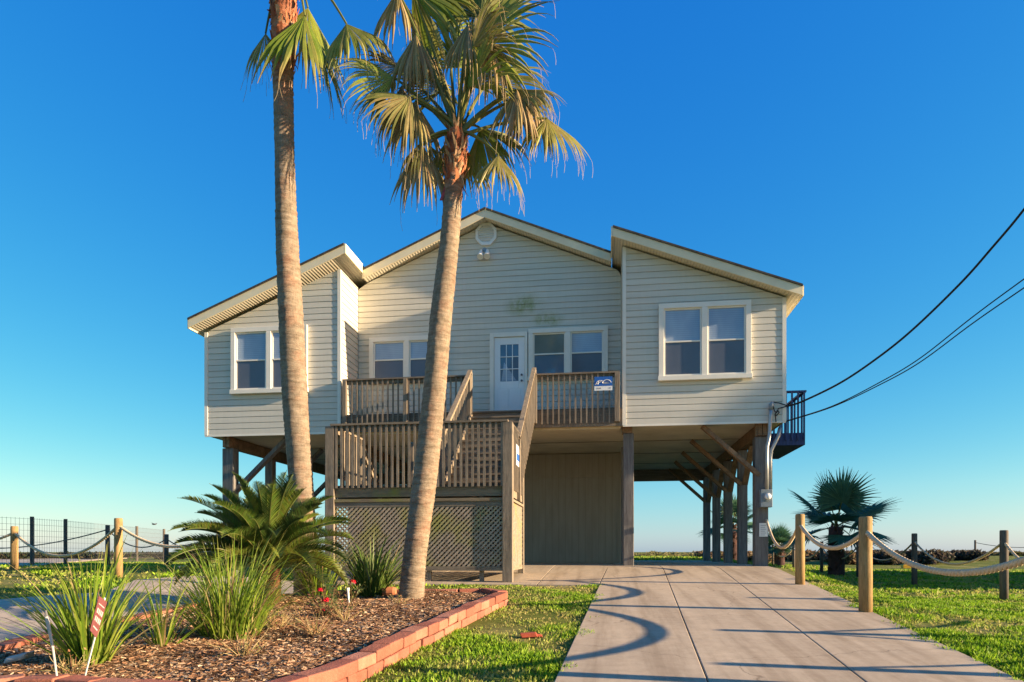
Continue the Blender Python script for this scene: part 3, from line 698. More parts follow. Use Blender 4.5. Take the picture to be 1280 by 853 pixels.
def flight(name, label, xa, xb, yt, zt, yb, zb, n, rails=True):       # from the top (yt, zt) down to (yb, zb)
    t = empty(name, ((xa+xb)/2, yb, zb), label, 'stairs')
    dy = (yb-yt)/n; dz = (zb-zt)/n; dr = Vector((0, yb-yt, zb-zt)).normalized()
    first = None
    for k in range(1, n):
        y, z = yt+dy*(k-.5), zt+dz*k
        if first is None:
            mb = MB(); mb.box(xa+.05, xb-.05, y-abs(dy)/2-.015, y+abs(dy)/2+.015, z-.04, z); first = mb.build('tread', M['wood_h'], t, loc=(0, y, z)); f0 = (y, z)
            mb = MB(); ye = y-.0+dy/2; mb.box(xa+.05, xb-.05, ye-.012+.02*(1 if dy > 0 else -1)*-1, ye+.012, z+dz, z-.042); r0 = mb.build('riser', M['wood_h'], t, loc=(0, ye, z))
        else: dup(first, (0, y-f0[0], z-f0[1]), t); dup(r0, (0, y-f0[0], z-f0[1]), t)
    for x in (xa+.02, xb-.02):
        mb = MB(); mb.bar((x, yt, zt-.18), (x, yb, zb-.10 if zb > .5 else zb+.0), .045, .28, (0, 0, 1)); mb.build('stringer', M['wood_y'], t)
    for x in (xa-.03, xb+.03):
        mb = MB(); mb.bar((x, yt, zt+1.0), (x, yb, zb+1.0), .10, .04); mb.bar((x, yt, zt+.93), (x, yb, zb+.93), .04, .09); rl = mb.build('handrail', M['wood_y'], t)
        m = int(abs(yb-yt)/.15); fb = None
        for k in range(m):
            s = (k+.5)/m; y, z = yt+(yb-yt)*s, zt+(zb-zt)*s
            if fb is None:
                b = MB(); b.box(x-.055 if x < (xa+xb)/2 else x+.022, x-.022 if x < (xa+xb)/2 else x+.055, y-.018, y+.018, z-.12, z+.95); fb = b.build('baluster', M['wood_v'], rl, loc=(x, y, z)); q0 = (y, z)
            else: dup(fb, (0, y-q0[0], z-q0[1]), rl)
        for (y, z) in ((yt, zt), (yb, zb)):
            b = MB(); b.box(x-.05, x+.05, y-.05, y+.05, z-.25 if z > .5 else z-.1, z+.96); b.build('newel_post', M['wood_v'], t, loc=(x, y, z))
    return t
flight('staircase', 'upper flight of wooden steps rising from the landing to the white entry door', ux1+.02, vx0-.02, Y1+.02, ZD, 13.35, ZF, 12)
flight('staircase', 'lower flight of wooden steps going down behind the left end of the landing', lx0+.12, lx0+1.15, YK, ZF, YK+2.3, 0.02, 9)

# ------------------------------------------------------------------ signs on the rails, notice, meter, cables
def text(body, size, loc, rot, mat, name, parent, depth=0.002):
    cu = bpy.data.curves.new(name, 'FONT'); cu.body = body; cu.size = size; cu.align_x = 'CENTER'; cu.align_y = 'CENTER'; cu.extrude = depth
    o = bpy.data.objects.new(name, cu); o.matrix_world = Matrix.Translation(loc) @ rot; col.objects.link(o)
    bpy.context.view_layer.update()
    me = bpy.data.meshes.new_from_object(o); o2 = bpy.data.objects.new(name, me); o2.matrix_world = o.matrix_world; col.objects.link(o2); bpy.data.objects.remove(o)
    me.materials.clear(); me.materials.append(mat); o2.parent = parent; o2.matrix_parent_inverse = Matrix.Translation(-Vector(parent.location)); return o2
RX = Matrix.Rotation(pi/2, 4, 'X')
sY = Y1-.135; a, b = at(743, 471.5, sY), at(765.5, 488, sY); zmid = at(750, 482.8, sY).z
mb = MB(); mb.box(a.x, b.x, sY-.006, sY, zmid, a.z)
sg = mb.build('sign', M['blue_sign']); tag(sg, 'blue sign with white double arch emblem hung on upper deck railing', 'sign')
mb = MB(); mb.box(a.x, b.x, sY-.0062, sY-.0002, b.z, zmid-.004); mb.build('strip', M['white'], sg)
cx, w = (a.x+b.x)/2, (b.x-a.x); cz = (a.z+zmid)/2
mb = MB()
for s, rr in ((-1, .20), (1, .24)):
    c0 = cx+s*w*.185
    pts = [(c0+w*rr*cos(t), sY-.008, cz-.045+w*rr*.75*sin(t)) for t in np.linspace(pi*.97, pi*.03 if s > 0 else pi*.18, 14)]
    mb.tube(pts, .009, 5)
for s in (-1, 1): mb.tube([(cx-.16+s*.03, sY-.008, cz-.07), (cx-.10-s*.03+.02, sY-.008, cz+.0)], .008, 5)
mb.build('emblem', M['white'], sg)
mb = MB(); mb.box(cx-.02, cx+.14, sY-.0085, sY-.0065, cz-.06, cz-.015); mb.build('wordmark', M['sign_grey'], sg)
mb = MB()
for (p, q, hh) in ((-.36, -.12, .028), (.30, .42, .024)): mb.box(cx+w*p, cx+w*q, sY-.0085, sY-.0065, (b.z+zmid)/2-hh/2, (b.z+zmid)/2+hh/2)
mb.build('lettering', M['sign_grey'], sg)
# sign on the side of the landing
mb = MB(); mb.box(sx+.055, sx+.06, YF+.5, YF+.95, 2.02, 2.42); s2 = mb.build('sign', M['white']); tag(s2, 'small white and blue notice fixed to the right side of the landing railing', 'sign')
mb = MB(); mb.box(sx+.0605, sx+.063, YF+.55, YF+.9, 2.12, 2.26); mb.build('print', M['blue_sign'], s2)
# notice on the front right piling
PX = 3.62; PF = rowsY[0]-.155
a, b = at(949, 654, PF-.004), at(958, 671, PF-.004)
mb = MB(); mb.box(a.x, b.x+.03, PF-.008, PF-.003, b.z, a.z); nt_ = mb.build('notice', M['white']); tag(nt_, 'white paper notice pinned low on the front right piling', 'notice')
mb = MB()
for k in range(6):
    z = a.z-.05-k*.045; mb.box(a.x+.03, b.x-.01-.02*(k % 2), PF-.0105, PF-.0085, z-.012, z)
mb.build('print', M['sign_grey'], nt_)
# meter
em = empty('electric_meter', (3.7, PF, 1.9), 'grey electric meter box with conduits on the front right piling', 'meter')
a, b = at(951, 612, PF-.2), at(966, 634, PF-.2)
mb = MB(); mb.box(a.x, b.x, PF-.19, PF-.003, b.z, a.z); mb.build('box', M['meter'], em, bevel=.012)
c = at(959.5, 621, PF-.2); mb = MB(); mb.tube([(c.x, PF-.19, c.z), (c.x, PF-.22, c.z)], .105, 20); mb.build('ring', M['meter'], em, bevel=.004)
mb = MB(); mb.tube([(c.x, PF-.22, c.z), (c.x, PF-.27, c.z), (c.x, PF-.29, c.z)], [.075, .07, .03], 20); mb.build('dial', M['white'], em, smooth=True)
def pxs(lst, Y): return [at(px, py, Y) for px, py in lst]
mb = MB(); mb.tube(pxs([(958.5, 612), (958.5, 575), (958.8, 558), (961, 548), (962, 540), (963, 520), (963.5, 512)], Y1-.11), .042, 10)
mb.build('conduit', M['metal'], em, smooth=True)
mb = MB(); mb.tube(pxs([(962.8, 612), (963, 575), (964, 563), (969, 553), (973, 545), (975, 535)], PF-.08), .045, 10); mb.build('conduit', M['metal'], em, smooth=True)
mb = MB(); mb.tube(pxs([(963.5, 512), (964, 506), (966, 503)], Y1-.11), [.055, .06, .03], 10); mb.build('weatherhead', M['meter'], em, smooth=True)
for lst in ([(966, 503), (962, 512), (961, 522), (964, 528)], [(966, 503), (974, 504), (983, 507), (984, 508)], [(966, 503), (968, 514), (971, 516), (973, 511), (980, 509), (984, 508)], [(970, 528), (969, 518), (972, 513), (974, 516), (970, 520)]):
    P = pxs(lst, Y1-.09); Q = []
    for k in range(len(P)-1):
        for s in range(5): Q.append(P[k].lerp(P[k+1], s/5))
    Q.append(P[-1]); mb = MB(); mb.tube(Q, .012, 6); mb.build('wire', M['black'], em, smooth=True)
def spline(P, n=10):
    out = []
    for i in range(len(P)-1):
        p0, p1, p2, p3 = P[max(i-1, 0)], P[i], P[i+1], P[min(i+2, len(P)-1)]
        for k in range(n):
            t = k/n
            out.append(.5*((2*p1)+(p2-p0)*t+(2*p0-5*p1+4*p2-p3)*t*t+(3*p1-p0-3*p2+p3)*t**3))
    out.append(P[-1]); return out
for pts, rad, lab in (
    ([(984, 508, 16.2), (1003, 502, 15.7), (1050, 479, 14.8), (1095, 449, 14), (1140, 413, 13.2), (1200, 355, 12.2), (1240, 310, 11.6), (1280, 262, 11), (1340, 180, 10.3), (1500, -70, 9)], .022, 'thick black service cable running from the house corner up to the right, topmost of three'),
    ([(984, 526, 16.2), (1040, 508, 15), (1100, 478, 14), (1150, 448, 13.1), (1215, 397, 12), (1280, 349, 11), (1500, 190, 8.5)], .011, 'thin black overhead wire, middle one of the three running right from the house'),
    ([(983, 527, 16.15), (1040, 509, 14.9), (1100, 481, 13.9), (1150, 453, 13.0), (1215, 405, 11.9), (1280, 360, 10.9), (1500, 210, 8.4)], .011, 'thin black overhead wire, lowest of the three running right from the house')):
    mb = MB(); mb.tube(spline([atd(*p) for p in pts], 8), rad, 6); tag(mb.build('overhead_cable', M['black'], smooth=True), lab, 'cable', 'overhead cables')

# ------------------------------------------------------------------ rope fences
def post_mesh(parent, p, hh, rad, mat):
    mb = MB(); z0 = p.z-.15; mb.tube([(p.x, p.y, z0), (p.x, p.y, p.z+hh*.5), (p.x, p.y, p.z+hh-.02), (p.x, p.y, p.z+hh)], [rad*1.03, rad, rad*.98, rad*.88], 16)
    o = mb.build('post', mat, parent, loc=(p.x, p.y, p.z)); 
    for q in o.data.polygons: q.use_smooth = len(q.vertices) == 4
    return o
def rope(parent, a, b, sag, rad, mat):
    n = 40; pts = []; L = (b-a).length
    for k in range(n+1):
        t = k/n; p = a.lerp(b, t); p = p+Vector((0, 0, -4*sag*t*(1-t))); pts.append(p)
    mb = MB()
    if rad > .02:                                   # three laid strands
        for s in range(3):
            q = []
            m = int(L/.035); 
            for k in range(m+1):
                t = k/m; p = a.lerp(b, t)+Vector((0, 0, -4*sag*t*(1-t))); d = (b-a).normalized(); sd = d.cross(UP).normalized(); u = sd.cross(d)
                ang = 2*pi*(t*L/.20+s/3); q.append(p+(sd*cos(ang)+u*sin(ang))*rad*.5)
            mb.tube(q, rad*.6, 6)
    else: mb.tube(pts, rad, 6)
    return mb.build('rope', mat, parent, smooth=True)
def fence(name, label, pts, hh, rad, sag, prad, pm, rm, extra=None, cat='fence', zoff=.18):
    c = pts[0]; t = empty(name, c, label, cat, 'rope and post fences')
    for i, p in enumerate(pts): post_mesh(t, p, hh[i] if isinstance(hh, list) else hh, prad, pm)
    for i in range(len(pts)-1):
        h0 = hh[i] if isinstance(hh, list) else hh; h1 = hh[i+1] if isinstance(hh, list) else hh
        rope(t, pts[i]+Vector((-prad*.0, 0, h0-zoff)), pts[i+1]+Vector((0, 0, h1-zoff)), sag[i] if isinstance(sag, list) else sag, rad, rm)
    return t
A = atg(1082, 768); B = atg(1000, 733)
def hpx(p, py): 
    d = (p-CAM).dot(FW); return CH+(HY-py)/F*d-p.z
dirf = (A-B).normalized(); P0 = A+dirf*4.0; P0.z = hg(P0.x, P0.y)
P00 = P0+dirf*3.5; P00.z = hg(P00.x, P00.y)
fr = fence('rope_fence', 'tan wooden posts with thick sagging rope along the right edge of the driveway', [P00, P0, A, B], [1.28, 1.28, hpx(A, 646), hpx(B, 643)], .032, [.36, .36, .30], .078, M['post'], M['rope'])
rope(fr, Vector((B.x, B.y, CH+(HY-652)/F*((B-CAM).dot(FW)))), Vector((PX+.1, PF-.02, at(946, 650, PF).z)), .55, .028, M['rope'])
pr = [(1400, 790), (1255, 752), (1143, 733), (1073, 723), (1027, 717), (992, 712), (966, 708)]
P = [atg(*q) for q in pr]; P[0] = CAM+RT*7.0+FW*6.2; P[0].z = hg(P[0].x, P[0].y); Pn = CAM+RT*6.5+FW*4.6; Pn.z = hg(Pn.x, Pn.y)
P.insert(1, CAM+RT*7.75+FW*9.0); P[1].z = hg(P[1].x, P[1].y)
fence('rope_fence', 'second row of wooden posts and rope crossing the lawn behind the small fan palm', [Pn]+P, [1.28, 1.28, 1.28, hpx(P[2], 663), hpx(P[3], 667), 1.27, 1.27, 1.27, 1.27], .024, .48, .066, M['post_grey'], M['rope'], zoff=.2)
p1, p2 = atg(1219, 697), atg(1330, 701)
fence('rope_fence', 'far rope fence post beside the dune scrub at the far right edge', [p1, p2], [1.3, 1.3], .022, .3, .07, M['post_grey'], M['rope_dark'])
L1 = [atg(-150, 716), atg(18, 712), atg(148, 722), atg(300, 736)]
fence('rope_fence', 'tan wooden posts with pale sagging rope across the lawn on the left', L1, [1.29, hpx(L1[1], 658), hpx(L1[2], 648), 1.3], .03, [.42, .55, .42], .075, M['post'], M['rope'], zoff=.14)
L2 = [atd(-90, 700, 33), atd(134.5, 696, 27), atd(208, 696, 26.5), atd(300, 696, 26)]
for p in L2: p.z = hg(p.x, p.y)
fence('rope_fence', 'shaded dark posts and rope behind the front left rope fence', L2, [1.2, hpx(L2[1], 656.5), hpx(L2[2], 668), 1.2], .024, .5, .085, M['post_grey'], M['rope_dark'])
# wire mesh fence far left
W = [(-150, 638, 23.5), (-20, 643, 25), (40, 646, 26.5), (82, 649, 28.5), (171, 658, 36), (205, 661.5, 40)]
wf = empty('wire_fence', atd(40, 695, 27), 'square wire mesh fence on dark posts far left', 'fence')
tops = [atd(x, y, d) for x, y, d in W]
for i, p in enumerate(tops):
    gz = hg(p.x, p.y); mb = MB(); mb.tube([(p.x, p.y, gz-.2), (p.x, p.y, p.z)], .07, 10); mb.build('post', M['post_grey'], wf, loc=(p.x, p.y, gz))
mb = MB()
for i in range(len(tops)-1):
    a, b = tops[i], tops[i+1]; ga, gb = hg(a.x, a.y), hg(b.x, b.y); n = int((b-a).length/.14)
    for k in range(n):
        t = k/n; p = a.lerp(b, t); gz = ga+(gb-ga)*t; mb.bar((p.x, p.y, gz), (p.x, p.y, p.z-.05), .0065, .0065, (0, 1, 0))
    for k in range(9):
        s = .02+.96*k/8; mb.bar((a.x, a.y, ga+(a.z-.05-ga)*s), (b.x, b.y, gb+(b.z-.05-gb)*s), .0085, .0085)
mb.build('wire_mesh', M['iron'], wf)

# ------------------------------------------------------------------ left path and road
def sheet(name, pxl, mat, dz, raw=None):
    pts = [atg(x, y) for x, y in pxl] if raw is None else raw
    import bmesh
    me = bpy.data.meshes.new(name); bm = bmesh.new(); vs = [bm.verts.new((p.x, p.y, hg(p.x, p.y)+dz)) for p in pts]; f = bm.faces.new(vs)
    if f.normal.z < 0: f.normal_flip()
    bmesh.ops.triangulate(bm, faces=bm.faces[:])
    for _ in range(4): 
        bmesh.ops.subdivide_edges(bm, edges=[e for e in bm.edges if e.calc_length() > .6], cuts=1, use_grid_fill=False); bmesh.ops.triangulate(bm, faces=bm.faces[:])
    for v in bm.verts: v.co.z = hg(v.co.x, v.co.y)+dz
    r = bmesh.ops.extrude_face_region(bm, geom=bm.faces[:])
    for e in r['geom']:
        if isinstance(e, bmesh.types.BMVert): e.co.z -= .15
    bmesh.ops.recalc_face_normals(bm, faces=bm.faces[:]); bm.to_mesh(me); bm.free(); me.materials.append(mat)
    o = bpy.data.objects.new(name, me); col.objects.link(o); return tag(o, kind='structure')
path_px = [(-60, 758), (0, 752), (60, 747), (130, 743), (170, 727), (240, 722), (320, 724), (420, 731), (420, 741), (230, 762), (140, 778), (60, 795), (-60, 815)]
sheet('path', path_px, M['path'], .03)
sheet('road', [(-120, 716), (0, 711), (60, 706), (130, 699.5), (210, 696), (150, 694.2), (60, 697), (-120, 701)], M['path'], .05)

# ------------------------------------------------------------------ mulch bed and its block border
RIM = .20
outl = [(640, 748), (600, 762), (560, 780), (520, 800), (470, 826), (420, 853), (340, 874), (230, 878), (110, 866), (20, 864), (-60, 872)]
front_edge = [atg(x, y, RIM-.02) for x, y in [(628, 741), (596, 754), (556, 772), (508, 793), (455, 818), (400, 841), (340, 858), (262, 862), (180, 856), (90, 850), (0, 850), (-70, 858)]]
back_edge = [atg(x, y, RIM-.02) for x, y in [(-70, 822), (0, 808), (52, 795), (130, 779), (232, 758), (330, 746), (420, 740), (500, 738), (572, 738), (606, 737)]]
bed_poly = [(p.x, p.y) for p in front_edge+back_edge]
def inside(px, py, poly):
    c = np.zeros(px.shape, bool); n = len(poly); j = n-1
    for i in range(n):
        xi, yi = poly[i]; xj, yj = poly[j]
        k = ((yi > py) != (yj > py)) & (px < (xj-xi)*(py-yi)/(yj-yi+1e-12)+xi); c ^= k; j = i
    return c
def hb(X, Y): return h(X, Y)+RIM-.05+.025*np.sin(X*3.1+1.3*Y)*np.cos(Y*2.7-X)
def bed():
    bx = [p[0] for p in bed_poly]; by = [p[1] for p in bed_poly]
    xs = np.arange(min(bx)-.3, max(bx)+.3, .06); ys = np.arange(min(by)-.3, max(by)+.3, .06)
    X, Y = np.meshgrid(xs, ys); I = inside(X, Y, bed_poly); Z = hb(X, Y)+NR.normal(0, .006, X.shape)
    nx = len(xs); idx = (np.arange(len(ys)-1)[:, None]*nx+np.arange(nx-1)[None]).ravel(); If = I.ravel()
    ok = If[idx] & If[idx+1] & If[idx+nx] & If[idx+nx+1]; idx = idx[ok]
    npmesh('mulch_bed', np.stack([X, Y, Z], -1).reshape(-1, 3), np.stack([idx, idx+1, idx+1+nx, idx+nx], 1), np.ones(3), M['mulch'], 'structure')
    # chips
    n = 40000; px = NR.uniform(min(bx), max(bx), n*2); py = NR.uniform(min(by), max(by), n*2); I = inside(px, py, bed_poly)
    # denser near the camera
    d = np.hypot(px, py); keep = I & (NR.random(len(px)) < np.clip(7/d, .2, 1)); px, py = px[keep], py[keep]; n = len(px)
    L = NR.uniform(.008, .034, n); w = NR.uniform(.0025, .007, n); a = NR.uniform(0, 2*pi, n); tl = NR.normal(0, .16, n)
    c = np.stack([px, py, hb(px, py)+NR.uniform(.0, .018, n)], 1)
    u = np.stack([np.cos(a)*np.cos(tl), np.sin(a)*np.cos(tl), np.sin(tl)], 1)*L[:, None]; s = np.stack([-np.sin(a), np.cos(a), NR.normal(0, .5, n)], 1)*w[:, None]
    V = np.stack([c-u-s, c+u-s*.6, c+u+s*.6, c-u+s], 1).reshape(-1, 3); Fc = np.arange(4*n).reshape(n, 4)
    pal = np.array([[.36, .215, .13], [.47, .31, .20], [.26, .145, .085], [.57, .43, .30], [.16, .09, .055], [.40, .21, .125]]); cc = pal[NR.integers(0, 6, n)]*NR.uniform(.75, 1.2, (n, 1))
    npmesh('mulch_chips', V, Fc, np.repeat(cc, 4, 0), M['chip'], 'stuff', 'brown bark mulch chips covering the planting bed', 'mulch')
bed()
def block_wall(pts, courses, bl=.30, bw=.17, bh=.105):
    mb = MB(); P = [Vector((p.x, p.y, 0)) for p in pts]
    seg = [(P[i+1]-P[i]).length for i in range(len(P)-1)]; tot = sum(seg)
    def pos(s):
        for i, L in enumerate(seg):
            if s <= L or i == len(seg)-1: return P[i].lerp(P[i+1], s/L), (P[i+1]-P[i]).normalized()
            s -= L
    for cidx in range(courses):
        s = bl*.5*(cidx % 2)*-1
        while s < tot:
            s0, s1 = max(s, 0), min(s+bl, tot)
            if s1-s0 > .06:
                p, d = pos((s0+s1)/2); q = Vector((-d.y, d.x, 0)); zt = hg(p.x, p.y)+RIM-cidx*bh+random.uniform(-.006, .006)
                rot = random.uniform(-.02, .02); d2 = (d+q*rot).normalized(); q2 = Vector((-d2.y, d2.x, 0))
                sl = (hg(p.x+d.x*.2, p.y+d.y*.2)-hg(p.x-d.x*.2, p.y-d.y*.2))/.4
                cc = random.choice([(.50, .195, .13), (.56, .235, .16), (.44, .16, .11), (.58, .27, .185), (.52, .20, .14)])
                k = random.uniform(.62, .84)
                mb.obox(p+q*random.uniform(-.008, .008)+Vector((0, 0, zt-bh/2)), (d2+Vector((0, 0, sl)))*((s1-s0)/2-.004), q2*(bw/2), (0, 0, bh/2-.003), tuple(x*k for x in cc))
                mb.v[-8:] = [(x+random.uniform(-.006, .006), y+random.uniform(-.006, .006), z+random.uniform(-.005, .005)) for x, y, z in mb.v[-8:]]
            s += bl
    return mb
bo = block_wall(front_edge, 3)
b2 = block_wall(back_edge, 1)
def merge(a, b):
    i = len(a.v); a.v += b.v; a.c += b.c; a.f += [tuple(k+i for k in f) for f in b.f]
merge(bo, b2)
b3 = block_wall([back_edge[-1], front_edge[0]], 3); merge(bo, b3)
o = bo.build('block_border', M['brick'], bevel=0); tag(o, 'low border of pinkish red concrete blocks around the mulch bed', 'border')
bv = o.modifiers.new('edge', 'BEVEL'); bv.width = .012; bv.segments = 2

# ------------------------------------------------------------------ palms
GREENS = [(.16, .23, .022), (.21, .27, .028), (.11, .17, .018), (.26, .29, .045)]
def lerp3(a, b, t): return tuple(x+(y-x)*t for x, y in zip(a, b))
def fan(mb, H, a, nrm, Rr, nseg=44, spread=130, droop=1.0, dead=0.0, rng=random, tip=.85, fold=.8, green=None, thread=True, split=.54):
    a = a.normalized(); s = a.cross(nrm).normalized(); n = s.cross(a).normalized()
    green = green or rng.choice(GREENS); tan = (.30, .20, .095); tan2 = (.42, .31, .17)
    K = 9; dphi = 2*R(spread)/nseg
    for i in range(nseg):
        phi = -R(spread)+dphi*(i+.5); wob = rng.uniform(-.03, .03)
        L = Rr*(.70+.30*cos(phi*.55))*rng.uniform(.88, 1.06)*(rng.uniform(.5, .8) if thread and rng.random() < .14 else 1)
        dr = a*cos(phi+wob)+s*sin(phi+wob)+n*(.12-fold*(abs(phi)/R(spread))**1.6)
        dr.normalize(); p = H.copy(); d = dr.copy(); w0 = dphi*.68
        deadness = min(1, max(0, dead+rng.uniform(-.25, .25))); dk = droop*(rng.uniform(.45, 1.9) if thread else rng.uniform(.7, 1.3))
        tp = tip*rng.uniform(.6, 1.3); prev = None; step = L/K
        sdv = (-a*sin(phi)+s*cos(phi))
        for k in range(K+1):
            t = k/K; r = t*L
            wd = min(r, L*split)*w0*1.04+.002
            if t > split: wd *= max(.10, (1-((t-split)/(1-split))**.85))
            rid = n*(wd*.55)
            c = lerp3(green, tan if i % 3 else tan2, min(1, max(deadness, max(0, (t-(1-tp*.55))/(tp*.55+1e-6))**1.2 if tp > 0 else 0)))
            k2 = rng.uniform(.85, 1.15) if k == 0 else k2
            c = tuple(x*k2 for x in c)
            row = (p-sdv*wd, p+rid, p+sdv*wd)
            if prev:
                pr_, pc = prev
                i0 = len(mb.v); mb.v += [tuple(x) for x in pr_]+[tuple(x) for x in row]; mb.c += [pc]*3+[c]*3
                mb.f += [(i0, i0+1, i0+4, i0+3), (i0+1, i0+2, i0+5, i0+4)]
            prev = (row, c)
            p = p+d*step
            if t > .28:
                d = d+Vector((rng.uniform(-.05, .05), rng.uniform(-.05, .05), -dk*.34*(t-.1))); d.normalize()
        if thread and rng.random() < .28:
            q = prev[0][1].copy(); e = d.copy(); pts = [q.copy()]
            for _ in range(3):
                e = (e+Vector((rng.uniform(-.3, .3), rng.uniform(-.3, .3), -.5))).normalized(); q = q+e*rng.uniform(.05, .10); pts.append(q.copy())
            for k in range(3):
                o_ = Vector((.0018, .0014, 0)); mb.face([pts[k]-o_, pts[k]+o_, pts[k+1]+o_, pts[k+1]-o_], (.34, .26, .16))
def petiole(mb, p0, p1, arch, r0=.028, r1=.014, c0=(.20, .19, .06), c1=(.17, .20, .05)):
    ctrl = (p0+p1)/2+Vector((0, 0, arch)); n = 10; pts = []
    for k in range(n+1):
        t = k/n; pts.append(p0*(1-t)**2+ctrl*2*t*(1-t)+p1*t*t)
    rads = [r0+(r1-r0)*k/n for k in range(n+1)]
    mb.tube(pts, rads, 6, [lerp3(c0, c1, k/n) for k in range(n+1)])
    return (pts[-1]-pts[-2]).normalized()
def frond(parent, crown, hub, aim, nrm, Rr, arch=.15, name='frond', label=None, **k):
    mb = MB(); petiole(mb, crown, hub, arch)
    fan(mb, hub, aim, nrm, Rr, **k)
    o = mb.build(name, M['leaf'], parent)
    if label: o['label'] = label
    return o
def aimv(ang, dep=0.0):                              # direction given in the plane facing the street, plus depth
    v = RT*cos(R(ang))+UP*sin(R(ang))+FW*dep; return v.normalized()
M['trunk_lean'] = trunk_mat('palm_bark', (.175, .135, .095), (.27, .215, .155), (.36, .29, .215), (.38, .12, .06), 5.0, 5.9)
M['trunk_tall'] = trunk_mat('palm_bark_tall', (.165, .13, .093), (.255, .205, .15), (.335, .275, .205), (.38, .13, .065), 6.4, 7.7)
def trunk(parent, pts, mat, D, boots, seed):
    rng = random.Random(seed)
    ctr = [atd(x, y, D) for x, y, w in pts]; rad = [.94*w*D/F/2 for x, y, w in pts]
    mb = MB(); n = 26
    sp = spline(ctr, 44); m = len(sp); rr = []
    for k in range(m):
        t = k/44; i = min(int(t), len(rad)-2); rr.append(rad[i]+(rad[i+1]-rad[i])*(t-i))
    rg_ = [rng.uniform(-.02, .03) for _ in range(m)]
    rr = [r*(1+.020*((p_.z*11.5+.25*sin(p_.z*3.1)) % 1.0)-.010+.35*rg_[k]) for k, (r, p_) in enumerate(zip(rr, sp))]
    mb.tube(sp, rr, n)
    mb.v = [tuple(Vector(v)+Vector((rng.uniform(-1, 1), rng.uniform(-1, 1), 0))*.006) for v in mb.v]
    tr = mb.build('trunk', mat, parent, smooth=True)
    mb = MB()                                        # leaf bases left on the bark near the top
    top, hgt = sp[-1], boots
    for k in range(190):
        sc = rng.random(); z = top.z-hgt*sc
        q = min(range(m), key=lambda u: abs(sp[u].z-z)); c = sp[q]; a = rng.uniform(0, 2*pi); o_ = Vector((cos(a), sin(a), 0)); tg = Vector((-sin(a), cos(a), 0))
        w = rng.uniform(.012, .034); L = rng.uniform(.08, .24); sg = rng.choice([1, 1, 1, -.7])
        base = Vector((c.x, c.y, z))+o_*(rr[q]*.94); cc = rng.choice([(.36, .12, .06), (.44, .18, .09), (.25, .08, .045), (.48, .30, .18), (.30, .2, .12)])
        md = base+o_*rng.uniform(.015, .045)+UP*L*.5*sg+tg*rng.uniform(-.02, .02); tp = md+o_*rng.uniform(-.01, .05)+UP*L*.5*sg+tg*rng.uniform(-.04, .04)
        mb.face([base-tg*w, base+tg*w, md+tg*w*.8, md-tg*w*.8], cc); mb.face([md-tg*w*.8, md+tg*w*.8, tp+tg*w*.25, tp-tg*w*.25], cc)
    mb.build('leaf_base', M['chip'], tr)
    return tr, sp
# leaning palm
DL = 9.35
bp = atg(514, 748, RIM-.05)
pal = empty('palm_tree', bp, 'leaning fan palm with full ragged crown, in front of the house centre', 'palm')
tr, sp = trunk(pal, [(513, 760, 38), (514, 747, 35), (517, 710, 31), (523, 660, 31), (531, 600, 32), (542, 500, 30), (551, 400, 29), (562, 300, 25), (567, 235, 24), (570, 200, 27), (571, 165, 22)], M['trunk_lean'], DL, .75, 3)
crown = atd(571, 170, DL)
TOC = (-FW*.8+UP*.55)
rg = random.Random(11)
# (hub px, depth offset, aim angle, aim depth, radius px, droop, dead, spread)
LV = [
 (597, 55, -.25, 40, -.1, 108, .8, .05, 95), (601, 22, .2, 75, .1, 105, .7, .05, 85), (592, 58, -.4, 55, -.3, 66, 1.7, .5, 70),
 (573, 85, .3, 88, .1, 85, .7, .0, 60), (515, -14, .1, -48, .0, 112, 1.3, .12, 62), (492, 97, .0, 165, -.1, 80, 1.0, .08, 85),
 (497, 84, .4, 150, .2, 62, 1.4, .45, 70), (513, 120, -.2, 195, -.15, 78, 1.5, .38, 85), (520, 128, .3, 215, .2, 74, 1.6, .35, 75),
 (524, 180, .0, 240, -.1, 54, 1.6, .55, 55), (536, 181, .4, -85, .2, 26, 1.5, .6, 40), (648, 112, -.2, -20, -.15, 66, 2.2, .55, 78),
 (640, 118, .3, -5, .2, 72, 1.8, .25, 78), (684, 148, .1, -48, .0, 74, 1.4, .25, 88), (623, 194, -.15, -65, -.1, 62, 1.8, .45, 68),
 (600, 160, .35, -30, .2, 85, 1.3, .15, 80), (580, 185, .5, -75, .1, 70, 1.0, .1, 75), (556, 180, .4, -112, .1, 64, 1.2, .25, 60),
 (612, 100, .3, 15, .2, 92, 1.3, .2, 82), (554, 112, .35, 140, .2, 85, 1.3, .2, 78), (587, 108, -.3, 65, -.2, 74, .9, .05, 75), (560, 40, .5, 95, .3, 95, .9, .1, 60)]
for i, (hx, hy, dd, ang, ad, rp, dr, de, spd) in enumerate(LV):
    hub = atd(hx, hy, DL+dd); aim = aimv(ang, ad)
    nrm = (TOC if aim.z > -.2 else -FW*.7+RT*(.5 if hx > 571 else -.5)+UP*.2)
    nrm = nrm-aim*nrm.dot(aim)+RT*rg.uniform(-.25, .25)
    frond(pal, crown+Vector((rg.uniform(-.05, .05), rg.uniform(-.05, .05), rg.uniform(-.05, .1))), hub, aim, nrm, rp*DL/F*1.0, arch=.12, label='browning, drooping frond' if de > .3 else None, droop=dr*1.12, dead=de+.10, spread=spd, rng=rg, nseg=int(spd*.42))
